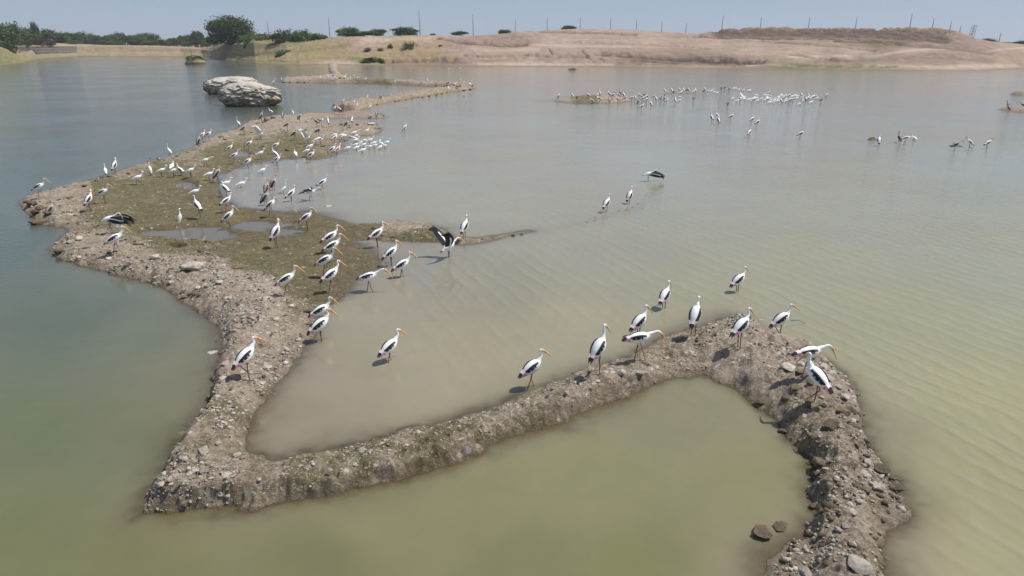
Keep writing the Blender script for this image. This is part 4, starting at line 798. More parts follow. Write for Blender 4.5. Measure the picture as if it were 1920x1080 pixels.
for (u, t, b, ln, lab) in POLES:
    rg = crest_rng(u, 3) if u > 450 else shore_rng(max(u, 100), 90)
    bx, by = at(u, HORIZ + 30); L = math.hypot(bx, by); xx, yy = bx / L * rg, by / L * rg
    zz = lambda v: CAM_H + yy * ((540 - v) / FPX * cp - sp) / (cp + (540 - v) / FPX * sp)
    zb, zt = zz(b) - .8, zz(t); h = zt - zb
    mb = MB(); tube(mb, [(0, 0, 0), (ln * h * .01, 0, h * .5), (ln * h * .02, 0, h)], [.12, .10, .08], 8, (.5, .5, .5))
    e = bpy.data.objects.new('pole', mb.mesh('pole', M_pole)); link(e); e.location = (xx, yy, zb); tag(e, 'thin grey ' + lab if not lab.startswith(('faint', 'slightly', 'tallest', 'tall', 'short')) else lab, 'pole')
# lattice mast
u, t, b = 1812, 47, 77; rg = crest_rng(1812, 6); bx, by = at(u, HORIZ + 30); L = math.hypot(bx, by); xx, yy = bx / L * rg, by / L * rg
zf = lambda v: CAM_H + yy * ((540 - v) / FPX * cp - sp) / (cp + (540 - v) / FPX * sp)
zb, h = zf(b), zf(t) - zf(b); e = bpy.data.objects.new('lattice_mast', None); link(e); e.location = (xx, yy, zb); tag(e, 'small leaning lattice mast at the right foot of the mound', 'mast')
mb = MB()
for sx_, sy_ in ((-1, -1), (1, -1), (-1, 1), (1, 1)): tube(mb, [(sx_ * .55, sy_ * .55, 0), (sx_ * .45 + .4, sy_ * .45, h)], [.06, .05], 5)
link(bpy.data.objects.new('mast_legs', mb.mesh('mast_legs', M_pole)), e)
mb = MB()
for k in range(5):
    z0, z1 = h * k / 5, h * (k + 1) / 5; o0, o1 = .4 * k / 5, .4 * (k + 1) / 5; s = -1 if k % 2 else 1
    for q in (-.52, .52): tube(mb, [(-s * .52 + o0, q, z0), (s * .5 + o1, q, z1)], [.035, .035], 4); tube(mb, [(-.5 + o1, q, z1), (.5 + o1, q, z1)], [.035, .035], 4)
link(bpy.data.objects.new('bracing', mb.mesh('bracing', M_pole)), e)
# masonry retaining wall on the left shore
def wall_material():
    m = NT('wall_masonry'); co = m.co((1, 1, 1)); br = m.n('ShaderNodeTexBrick'); m.set(br.inputs['Vector'], m.co((1, 1, 1), (R(90), 0, 0)))
    br.inputs['Scale'].default_value = 1.0; br.inputs['Brick Width'].default_value = 1.1; br.inputs['Row Height'].default_value = .55; br.inputs['Mortar Size'].default_value = .06
    br.inputs['Color1'].default_value = (.20, .175, .165, 1); br.inputs['Color2'].default_value = (.125, .105, .10, 1); br.inputs['Mortar'].default_value = (.25, .225, .205, 1)
    c = m.mix(m.ramp(m.noise(co, .9, 5, .7), .4, .7), br.outputs[0], (.21, .19, .18)); return m.done(m.bsdf(c, .95, m.bump(m.noise(co, 2, 4, .7), .8, .3)))
M_wall = wall_material()
pts = []
for u in np.linspace(20, 146, 22):
    rg = shore_rng(max(u, 70), 11); bx, by = at(u, HORIZ + 30); L = math.hypot(bx, by); x_, y_ = bx / L * rg, by / L * rg
    zv = lambda v: CAM_H + y_ * ((540 - v) / FPX * cp - sp) / (cp + (540 - v) / FPX * sp)
    pts.append((x_, y_, zv(101.5) - .5, zv(88)))
mbs = [MB(), MB()]
for i in range(len(pts) - 1):
    (xa, ya, za, ta), (xb, yb, zb_, tb) = pts[i], pts[i + 1]
    nst = 3
    for s in range(nst):
        f0, f1 = s / nst, (s + 1) / nst; of0 = s * .55
        z0a, z1a = za + (ta - za) * f0, za + (ta - za) * f1; z0b, z1b = zb_ + (tb - zb_) * f0, zb_ + (tb - zb_) * f1
        V = [(xa, ya + of0, z0a), (xb, yb + of0, z0b), (xb, yb + of0 + .1, z1b), (xa, ya + of0 + .1, z1a), (xb, yb + of0 + .65, z1b), (xa, ya + of0 + .65, z1a)]
        mbs[0].add(V, [(0, 1, 2, 3), (3, 2, 4, 5)], [(.5, .5, .5)] * 2)
    V = [(xa, ya + 1.2, ta + .004), (xb, yb + 1.2, tb + .004), (xb, yb + 1.2, tb + .22), (xa, ya + 1.2, ta + .22), (xb, yb + 1.9, tb + .22), (xa, ya + 1.9, ta + .22)]
    mbs[1].add(V, [(0, 1, 2, 3), (3, 2, 4, 5)], [(.5, .5, .5)] * 2)
e = bpy.data.objects.new('retaining_wall', None); link(e); tag(e, 'grey stepped stone retaining wall on the left shore', 'wall')
link(bpy.data.objects.new('wall_face', mbs[0].mesh('wall_face', M_wall, False)), e); link(bpy.data.objects.new('coping', mbs[1].mesh('coping', M_wall, False)), e)
# grassy islet with a dead sapling
x0, y0 = at(341, 120.5); x1, y1 = at(379, 120.5); wd_ = math.hypot(x1 - x0, y1 - y0); cx, cy = (x0 + x1) / 2, (y0 + y1) / 2 + wd_ * .4
V, F = ico(4); V = V.copy(); V[:, 0] *= wd_ / 2 * (1 - .25 * np.clip(V[:, 2], 0, 1)); V[:, 1] *= wd_ * .42; V[:, 2] = V[:, 2] * 2.5
V += .25 * np.stack([fbm(V[:, 1] * .9, V[:, 2] * .9, 3, 2), fbm(V[:, 0] * .9, V[:, 2], 3, 4), fbm(V[:, 0], V[:, 1], 3, 6)], 1)
zn = V[:, 2]; mk_ = np.stack([sstep(.7, 1.4, zn) * .9, sstep(.4, 1.0, zn), (zn < .6) * .9], 1)
o = link(bpy.data.objects.new('grassy_islet', mesh_np('grassy_islet', V, F, M_land, {'mask': ('POINT', mk_)}))); o.location = (cx, cy, 0); tag(o, kind='structure')
me = leaf_crown('grass_tuft', [(0, 0, 1.7, wd_ * .40, wd_ * .34, .75)], 2500, .16, [(.16, .17, .05), (.22, .20, .08), (.10, .13, .04)], 77)
o = link(bpy.data.objects.new('grass', me)); o.location = (cx, cy, 0); tag(o, 'yellow green grass covering the little islet', 'grass', None, 'stuff')
e = bpy.data.objects.new('dead_sapling', None); link(e); e.location = (cx - .9, cy, 2.1); tag(e, 'bare dead sapling on the little grassy islet', 'sapling')
mb = MB(); tube(mb, [(0, 0, -.3), (.05, 0, 1), (0, 0, 2.0)], [.09, .07, .04], 6); link(bpy.data.objects.new('stem', mb.mesh('stem', M_bark)), e)
mb = MB(); [tube(mb, [(.03, 0, .9 + .15 * i), (.5 * math.cos(i * 2.2), .4 * math.sin(i * 2.2), 1.7 + .25 * i)], [.035, .012], 5) for i in range(5)]; link(bpy.data.objects.new('twigs', mb.mesh('twigs', M_bark)), e)

#@@BIRDS
# ------------------------------------------------------------------ birds
THR = -.13
WHT = (.80, .79, .765); BLK = (.022, .025, .029); PNK = (.62, .22, .33); PNL = (.76, .50, .54); ORG = (.62, .27, .13); BILL = (.68, .40, .17); LEG = (.20, .10, .095); LEGP = (.50, .30, .28)
GRY = (.055, .065, .075); NAPE = (.72, .60, .52)
def crom(P_, k):
    P_ = np.array(P_, float); Q = np.vstack([2 * P_[0] - P_[1], P_, 2 * P_[-1] - P_[-2]]); out = []; t_ = []
    for i in range(len(P_) - 1):
        for j in range(k):
            t = j / k; a, b, c, d = Q[i], Q[i + 1], Q[i + 2], Q[i + 3]
            out.append(.5 * ((2 * b) + (c - a) * t + (2 * a - 5 * b + 4 * c - d) * t * t + (3 * b - a - 3 * c + d) * t ** 3)); t_.append(i + t)
    out.append(P_[-1]); t_.append(len(P_) - 1); return np.array(out), np.array(t_)
def loft(mb, st, k, n, colf, y0=0.0):
    """st rows: x, z, half width (y), half height, y offset; ring in the x-z plane tangent frame"""
    A, T_ = crom(st, k); A[:, 2:4] = np.maximum(A[:, 2:4], .0015); m_ = len(A); V = []; F = []; C = []
    for i in range(m_):
        t = A[min(i + 1, m_ - 1), :2] - A[max(i - 1, 0), :2]; t = t / (np.linalg.norm(t) + 1e-9); nx, nz = -t[1], t[0]
        for j in range(n):
            th = 2 * math.pi * j / n; c, s = math.cos(th), math.sin(th)
            V.append((A[i, 0] + nx * s * A[i, 3], y0 + A[i, 4] + c * A[i, 2], A[i, 1] + nz * s * A[i, 3]))
    for i in range(m_ - 1):
        for j in range(n):
            F.append((i * n + j, (i + 1) * n + j, (i + 1) * n + (j + 1) % n, i * n + (j + 1) % n)); C.append(colf((T_[i] + T_[i + 1]) / 2, math.sin(2 * math.pi * (j + .5) / n), math.cos(2 * math.pi * (j + .5) / n)))
    V.append((A[0, 0], y0 + A[0, 4], A[0, 1])); V.append((A[-1, 0], y0 + A[-1, 4], A[-1, 1])); a, b = len(V) - 2, len(V) - 1
    for j in range(n):
        F.append((a, j, (j + 1) % n)); C.append(C[j]); F.append((b, (m_ - 1) * n + (j + 1) % n, (m_ - 1) * n + j)); C.append(C[(m_ - 2) * n + j])
    mb.add(V, F, C)
def wing_surf(mb, R0, spanpts, chord, chords, colf, fingers=5, sgn=1, thick=.012, fingdir=None):
    """open wing: leading edge through spanpts, chord vectors trailing from it; closed shell with separate tip feathers"""
    L, T_ = crom(spanpts, 4); Cv, _ = crom(chord, 4); W_, _ = crom([[c] for c in chords], 4); m_ = len(L); nc = 7; V = []; F = []; C = []
    up = np.cross(L[-1] - L[0], Cv[0]); up = up / np.linalg.norm(up)
    for side in (1, -1):
        for i in range(m_):
            for j in range(nc):
                q = j / (nc - 1); cm = math.sin(q * math.pi) * .03
                V.append(tuple(L[i] + Cv[i] * W_[i, 0] * q + up * (cm + side * thick * .5 * (1 - .6 * q))))
    def ix(s, i, j): return s * m_ * nc + i * nc + j
    for s in (0, 1):
        for i in range(m_ - 1):
            for j in range(nc - 1):
                f = (ix(s, i, j), ix(s, i + 1, j), ix(s, i + 1, j + 1), ix(s, i, j + 1)); F.append(f if s == 0 else f[::-1]); C.append(colf((i + .5) / (m_ - 1), (j + .5) / (nc - 1)))
    for i in range(m_ - 1):
        for j in (0, nc - 1): F.append((ix(0, i, j), ix(1, i, j), ix(1, i + 1, j), ix(0, i + 1, j))); C.append(BLK)
    mb.add(V, F, C)
    tipL = L[-1]; cv = Cv[-1] * W_[-1, 0]; sp = L[-1] - L[-4]; sp = sp / np.linalg.norm(sp)
    for k in range(fingers):
        q = (k + .3) / fingers; b = tipL + cv * q; d = sp * (1 - .35 * q) + Cv[-1] * (.15 + .8 * q); d = d / np.linalg.norm(d); ln = .24 - .04 * q
        w_ = np.cross(up, d) * .022; V = [b - w_ - sp * .06, b + w_ - sp * .06, b + d * ln * .7 + w_ * .8, b + d * ln, b + d * ln * .7 - w_ * .8]
        Vt = [tuple(v + up * .004) for v in V] + [tuple(v - up * .004) for v in V]; F = [(0, 1, 2, 3, 4), (9, 8, 7, 6, 5)] + [(i, (i + 1) % 5, 5 + (i + 1) % 5, 5 + i) for i in range(5)]
        mb.add(Vt, F, [colf(1, .8)] * len(F))
def make_bird(kind, pitch=28, C=.56, neck=None, hang=-12, bang=-42, legs=None, wings='fold', dull=0, hf=1.0, tailfan=False):
    """kind stork / wader / egret; x forward; returns mesh"""
    mb = MB(); p = R(pitch); ca, sa = math.cos(p), math.sin(p)
    if kind == 'stork': bs, bw, nr, hr, bl, br = 1.02, .97, 1.0, 1.04, .265, .95; white, back, blk, neckc, headc, face, bill, legc = WHT, WHT, BLK, WHT, NAPE, ORG, BILL, LEG
    elif kind == 'wader': bs, bw, nr, hr, bl, br = .86, .92, .85, .8, .20, .7; white = back = neckc = headc = face = (.80, .80, .77); blk = (.74, .74, .72); bill = (.28, .25, .20); legc = (.05, .05, .05)
    else: bs, bw, nr, hr, bl, br = .80, .66, .62, .62, .13, .55; white = back = neckc = headc = face = (.82, .83, .82); blk = (.78, .79, .78); bill = (.62, .42, .08); legc = (.04, .04, .04)
    if dull: white = (.46, .43, .40); back = (.34, .30, .28); neckc = (.38, .31, .27); headc = (.46, .34, .27); face = (.55, .28, .16); bill = (.58, .36, .20); blk = (.03, .027, .027)
    def B(s, o): s *= bs; o *= bs; return (s * ca - o * sa, C + s * sa + o * ca)
    tl = -.37
    st = []; lab = []
    for s, o, w, h, l in ((tl, -.02, .022, .006, 't'), (-.31, -.015, .048 if not tailfan else .09, .012, 't'), (-.23, -.005, .06, .035, 't2'), (-.14, 0, .098, .078, 'b'), (-.02, 0, .118, .108, 'b'), (.09, .002, .108, .102, 'b'), (.165, .022, .070, .072, 'b'), (.212, .055, .044, .048, 'n')):
        x, z = B(s, o); st.append([x, z, w * bw * bs, h * bw * bs, 0]); lab.append(l)
    nx, nz = st[-1][0], st[-1][1]
    for i, (dx, dz) in enumerate(neck):
        r = (.034, .027, .0245, .026)[min(i, 3)] * nr; st.append([nx + dx, nz + dz, r, r * 1.08, 0]); lab.append('n')
    hang = max(hang, bang + 14) if bang + 14 < hang else hang; hang = .2 * hang + .8 * (bang + 5)
    hx, hz = st[-1][0], st[-1][1]; ha = R(hang); hc, hs = math.cos(ha), math.sin(ha)
    for d, w, h, l in ((.032, .030, .033, 'h'), (.068, .033, .035, 'h'), (.100, .026, .029, 'f'), (.122, .020, .023, 'f')):
        st.append([hx + d * hc * hr, hz + d * hs * hr + .012 * hr, w * hr, h * hr, 0]); lab.append(l)
    bx, bz = st[-1][0], st[-1][1]; ba = R(bang)
    for i, (d, r) in enumerate(((.15, .0165), (.45, .013), (.78, .009), (1.0, .003))):
        a = ba - R(4) * (d ** 2); st.append([bx + bl * d * math.cos(a), bz + bl * d * math.sin(a), r * br * (1 if kind != 'wader' or d < .8 else 1.6), r * br * 1.25, 0]); lab.append('k')
    def cf(t, s, c):
        l = lab[int(round(min(t, len(lab) - 1)))]
        if l == 't': return BLK if kind == 'stork' else white
        if l == 't2': return white
        if l == 'b': return back if s > .2 else white
        return {'n': neckc, 'h': headc if s < .5 or kind != 'stork' else face, 'f': face, 'k': bill}[l]
    if kind == 'stork' and not dull: headc = NAPE
    loft(mb, st, 3, 12, cf)
    # eyes
    for s_ in (-1, 1):
        ex, ez = st[-7][0], st[-7][1]; V, F = ico(0); mb.add([(ex + v[0] * .006 + .006, s_ * .030 * hr + v[1] * .004, ez + .008 + v[2] * .006) for v in V], [tuple(f) for f in F], [BLK] * 20)
    # folded wings
    if wings in ('fold', 'ajar'):
        for s_ in (-1, 1):
            sp_ = 1.0 if wings == 'fold' else 1.5
            ws = []
            for s, o, y, ty, hz_ in ((.155, .03, .058, .012, .025), (.10, .03, .084, .024, .062), (0, .018, .098 * (.5 + .5 * sp_), .026, .086), (-.10, .008, .092 * sp_, .025, .082), (-.19, 0, .070 * sp_, .021, .062), (-.27, -.008, .050 * sp_, .016, .045), (-.345, -.022, .030 * sp_, .010, .026), (-.40, -.034, .020 * sp_, .004, .008)):
                x, z = B(s, o - .022); ws.append([x, z, ty * 1.2 * bs, hz_ * 1.08 * bs * bw, s_ * (y + .006) * bs * bw])
            def wf(t, s, c):
                if kind != 'stork' : return white if t < 6 else blk
                if dull: return back if (s > .1 and t < 4) else (blk if t > 1.2 else back)
                if t > 6.3: return BLK
                if t > 4.2: return (PNK if (int(t * 6) % 3) else PNL) if s > -.35 else (BLK if t > 5.4 else PNL)
                if s > THR - .30 * ((t - 2.9) / 2) ** 2: return white
                if .8 < t < 5.2:
                    if t > 1.6 and (int(t * 3) % 3 == 0) and s > THR - .35: return (.33, .34, .34)
                    return GRY if t < 1.6 else BLK
                return white
            loft(mb, ws, 3, 14, wf)
    def stk(a, b):
        if kind != 'stork': return white
        if b < .16: return GRY
        if .30 < b < .46 and a < .8: return WHT
        return BLK
    S0 = np.array([B(.12, .05)[0], 0, B(.12, .05)[1]])
    if wings == 'raised':
        for s_ in (-1, 1):
            Y = s_ * .085; spn = [S0 + (0, Y, 0), S0 + (-.02, s_ * .22, .16), S0 + (-.10, s_ * .36, .30), S0 + (-.24, s_ * .44, .44)]
            ch = [(-1, 0, -.25), (-1, -.15 * s_, -.35), (-1, -.2 * s_, -.4), (-.9, -.1 * s_, -.1)]; ch = [np.array(c, float) / np.linalg.norm(c) for c in ch]
            wing_surf(mb, S0, spn, ch, [.30, .34, .32, .24], stk, 6, s_)
    if wings == 'canopy':
        for s_ in (-1, 1):
            Y = s_ * .09; spn = [S0 + (0, Y, .02), S0 + (.20, s_ * .24, .06), S0 + (.42, s_ * .30, -.0), S0 + (.62, s_ * .22, -.08)]
            ch = [(-.5, .15 * s_, -.5), (-.2, .2 * s_, -.9), (-.2, .1 * s_, -1), (-.1, 0, -.9)]; ch = [np.array(c, float) / np.linalg.norm(c) for c in ch]
            wing_surf(mb, S0, spn, ch, [.24, .27, .25, .16], stk, 5, s_)
    if wings == 'half':
        for s_ in (-1, 1):
            Y = s_ * .085; spn = [S0 + (0, Y, .02), S0 + (-.10, s_ * .26, .10), S0 + (-.26, s_ * .34, .06), S0 + (-.44, s_ * .30, -.03)]
            ch = [(-1, 0, -.3), (-1, -.25 * s_, -.5), (-.8, -.5 * s_, -.6), (-.9, -.5 * s_, -.4)]; ch = [np.array(c, float) / np.linalg.norm(c) for c in ch]
            wing_surf(mb, S0, spn, ch, [.28, .32, .26, .16], stk, 4, s_)
    # legs: (foot x, foot y, hock x offset, lift)
    for s_, (fx, fy, hk, lift) in zip((-1, 1), legs):
        x, z = B(-.03, -.045); hip = (x, s_ * .045 * bs, z); hz_ = C * .46 + lift * .6; hockx = (x + fx) / 2 + hk
        thc = white if kind == 'stork' else white
        lc = LEGP if (kind == 'stork' and (fx > .05)) else legc
        tube(mb, [hip, ((hip[0] * .6 + hockx * .4), s_ * .043 * bs, z * .6 + hz_ * .4), (hockx, s_ * .04 * bs + fy * .5, hz_)], [.034 * bs, .016 * bs, .0105], 7, [thc, lc, lc])
        tube(mb, [(hockx, s_ * .04 * bs + fy * .5, hz_ + .012), (hockx, s_ * .04 * bs + fy * .5, hz_ - .012), (fx, s_ * .04 * bs + fy, lift + .01)], [.013, .012, .0085], 7, lc)
        f0 = Vector((fx, s_ * .04 * bs + fy, lift + .012))
        for a in (-28, 0, 28, 180):
            ln = (.085 if a != 180 else .035) * bs; dv = Vector((math.cos(R(a)), math.sin(R(a)), -.10 if not lift else -.8)).normalized(); tube(mb, [f0, f0 + dv * ln * .6, f0 + dv * ln + Vector((0, 0, .004))], [.0075, .006, .003], 5, lc)
    return mb.mesh({'stork': 'painted_stork', 'wader': 'wading_bird', 'egret': 'egret'}[kind], M_feather)
N_alert = [(.030, .048), (.030, .095), (.018, .140), (.030, .185)]
N_mid = [(.045, .055), (.055, .115), (.045, .165), (.060, .20)]
N_fwd = [(.065, .030), (.12, .075), (.165, .10), (.205, .10)]
N_low = [(.07, -.01), (.125, -.035), (.165, -.085), (.19, -.13)]
N_hun = [(.022, .03), (.0, .07), (.012, .10), (.035, .115)]
Ls = [(.0, 0, -.02, 0), (.02, 0, -.01, 0)]; Lw = [(-.15, 0, -.0, .0), (.14, 0, -.05, 0)]; Lw2 = [(.13, 0, -.04, 0), (-.14, 0, .01, .02)]; Lk = [(.0, 0, -.02, 0), (.04, 0, -.13, .14)]; Lp = [(-.02, 0, -.04, 0), (-.03, 0, -.02, 0)]
MESH = {
 'S': make_bird('stork', 26, 0.60, N_alert, -26, -46, Ls), 'T': make_bird('stork', 33, 0.60, N_alert, -30, -56, Lp), 'W': make_bird('stork', 21, 0.60, N_mid, -26, -44, Lw), 'V': make_bird('stork', 19, 0.60, N_mid, -28, -44, Lw2),
 'K': make_bird('stork', 31, 0.61, N_alert, -28, -48, Lk), 'F': make_bird('stork', 16, 0.61, N_fwd, -38, -56, Lw), 'D': make_bird('stork', 6, 0.60, N_low, -45, -70, Lw), 'H': make_bird('stork', 34, 0.60, N_hun, -16, -55, Ls),
 'P': make_bird('stork', 20, 0.61, N_mid, -26, -42, Ls),
 'A': make_bird('stork', 8, 0.61, N_fwd, -25, -50, Lw2, 'ajar'),
 'R': make_bird('stork', 22, .58, N_fwd, -20, -45, Ls, 'raised'), 'C': make_bird('stork', 12, .60, N_fwd, -40, -75, Ls, 'canopy'), 'O': make_bird('stork', 8, .60, N_fwd, -22, -48, Lw, 'half'),
 'd': make_bird('stork', 42, 0.61, N_mid, -12, -52, Ls, dull=1), 'e': make_bird('stork', 18, 0.60, N_fwd, -18, -50, Ls, dull=1), 'h': make_bird('stork', 36, 0.59, N_hun, -20, -60, Ls, dull=1), 'f': make_bird('stork', 22, 0.61, N_mid, -20, -50, Lw, 'fold', tailfan=True),
 'w': make_bird('wader', 16, .40, [(.04, .035), (.055, .085), (.045, .13), (.06, .155)], -10, -38, Ls), 'x': make_bird('wader', 8, .39, N_fwd, -15, -30, Lw), 'y': make_bird('wader', 4, .39, N_low, -50, -75, Ls), 'z': make_bird('wader', 22, .39, N_hun, -20, -60, Ls),
 'o': make_bird('wader', 14, .42, N_mid, -10, -40, Ls, 'half'), 'r': make_bird('wader', 24, .42, N_mid, -10, -40, Ls, 'raised'),
 'g': make_bird('egret', 36, .42, [(.03, .06), (.02, .14), (.0, .22), (.015, .29)], -8, -14, Ls), 'i': make_bird('egret', 62, .40, [(.02, .04), (-.0, .09), (-.01, .14), (.01, .17)], -5, -15, Ls), 'j': make_bird('egret', 30, .40, N_mid, -10, -25, Ls)}
MESH['1'] = make_bird('stork', 24, .61, [(.035, .05), (.03, .10), (.015, .15), (.03, .19)], -30, -40, [(-.17, 0, .02, .03), (.08, 0, -.03, 0)])
MESH['2'] = make_bird('stork', 36, .62, [(.02, .06), (.015, .12), (.012, .18), (.03, .225)], -30, -46, [(.02, 0, -.01, 0), (.17, 0, -.02, .07)])
MESH['3'] = make_bird('stork', 3, .60, [(.07, .02), (.13, .045), (.175, .05), (.205, .03)], -40, -60, [(-.12, 0, -.01, 0), (.16, 0, .02, 0)])
MESH['4'] = make_bird('stork', 27, .60, [(.04, .05), (.045, .10), (.035, .14), (.05, .17)], -30, -34, Lk)
VAR = {}; VARF = {}; rv = random.Random(33)
def vary(ks, kind, pitch, C, nk, bang, wings='fold', dull=0):
    for k in ks:
        VAR[k] = [MESH[k]]
        for _ in range(3):
            sc_ = rv.uniform(.8, 1.15); n_ = [(dx + rv.uniform(-.012, .02) * (i / 3), dz * sc_) for i, (dx, dz) in enumerate(nk)]
            lg = rv.choice([Ls, Lw, Lw2, Lk, Lp, [(.05, .01, -.03, 0), (-.08, 0, -.01, 0)]])
            VAR[k].append(make_bird(kind, pitch + rv.uniform(-7, 7), C, n_, -20, bang + rv.uniform(-14, 12), lg, wings, dull))
vary('T', 'stork', 33, .60, N_alert, -56); vary('P', 'stork', 20, .61, N_mid, -44); vary('H', 'stork', 32, .60, N_hun, -55); vary('d', 'stork', 40, .61, N_mid, -54, dull=1); vary('e', 'stork', 18, .60, N_fwd, -50, dull=1)
vary('w', 'wader', 16, .40, [(.04, .035), (.055, .085), (.045, .13), (.06, .155)], -40); vary('z', 'wader', 22, .39, N_hun, -58); vary('i', 'egret', 60, .40, [(.02, .04), (-.0, .09), (-.01, .14), (.01, .17)], -18)
THR = .50; keep_ = VAR; VAR = {}
vary('T', 'stork', 36, .60, N_alert, -56); vary('P', 'stork', 20, .61, N_mid, -44); vary('H', 'stork', 32, .60, N_hun, -55)
for k in VAR: VARF[k] = VAR[k][1:]
VAR = keep_; THR = -.13
HB = {k: (.40 if k in 'wxyzorgij' else .61) for k in MESH}
for k in 'RCO': HB[k] = .62
Z4 = (360,140,4.8); Z5 = (20,240,4.155); Z7 = (440,400,3.857); F1 = (1020,150,8.727); F2 = (1180,150,8.727); F3 = (1350,150,8.727); F4 = (500,110,8.727); F5 = (680,130,8.727); F6 = (580,160,8.31); F7 = (380,280,6.752); F8 = (360,200,8.31)
FG = (1620,150,6.4); N3 = (900,480,3.8575); N4 = (1260,480,3.6); N5 = (240,480,3.6); ZM = (800,300,3.84); Z8 = (1000,140,3.2); PX = (0,0,1)
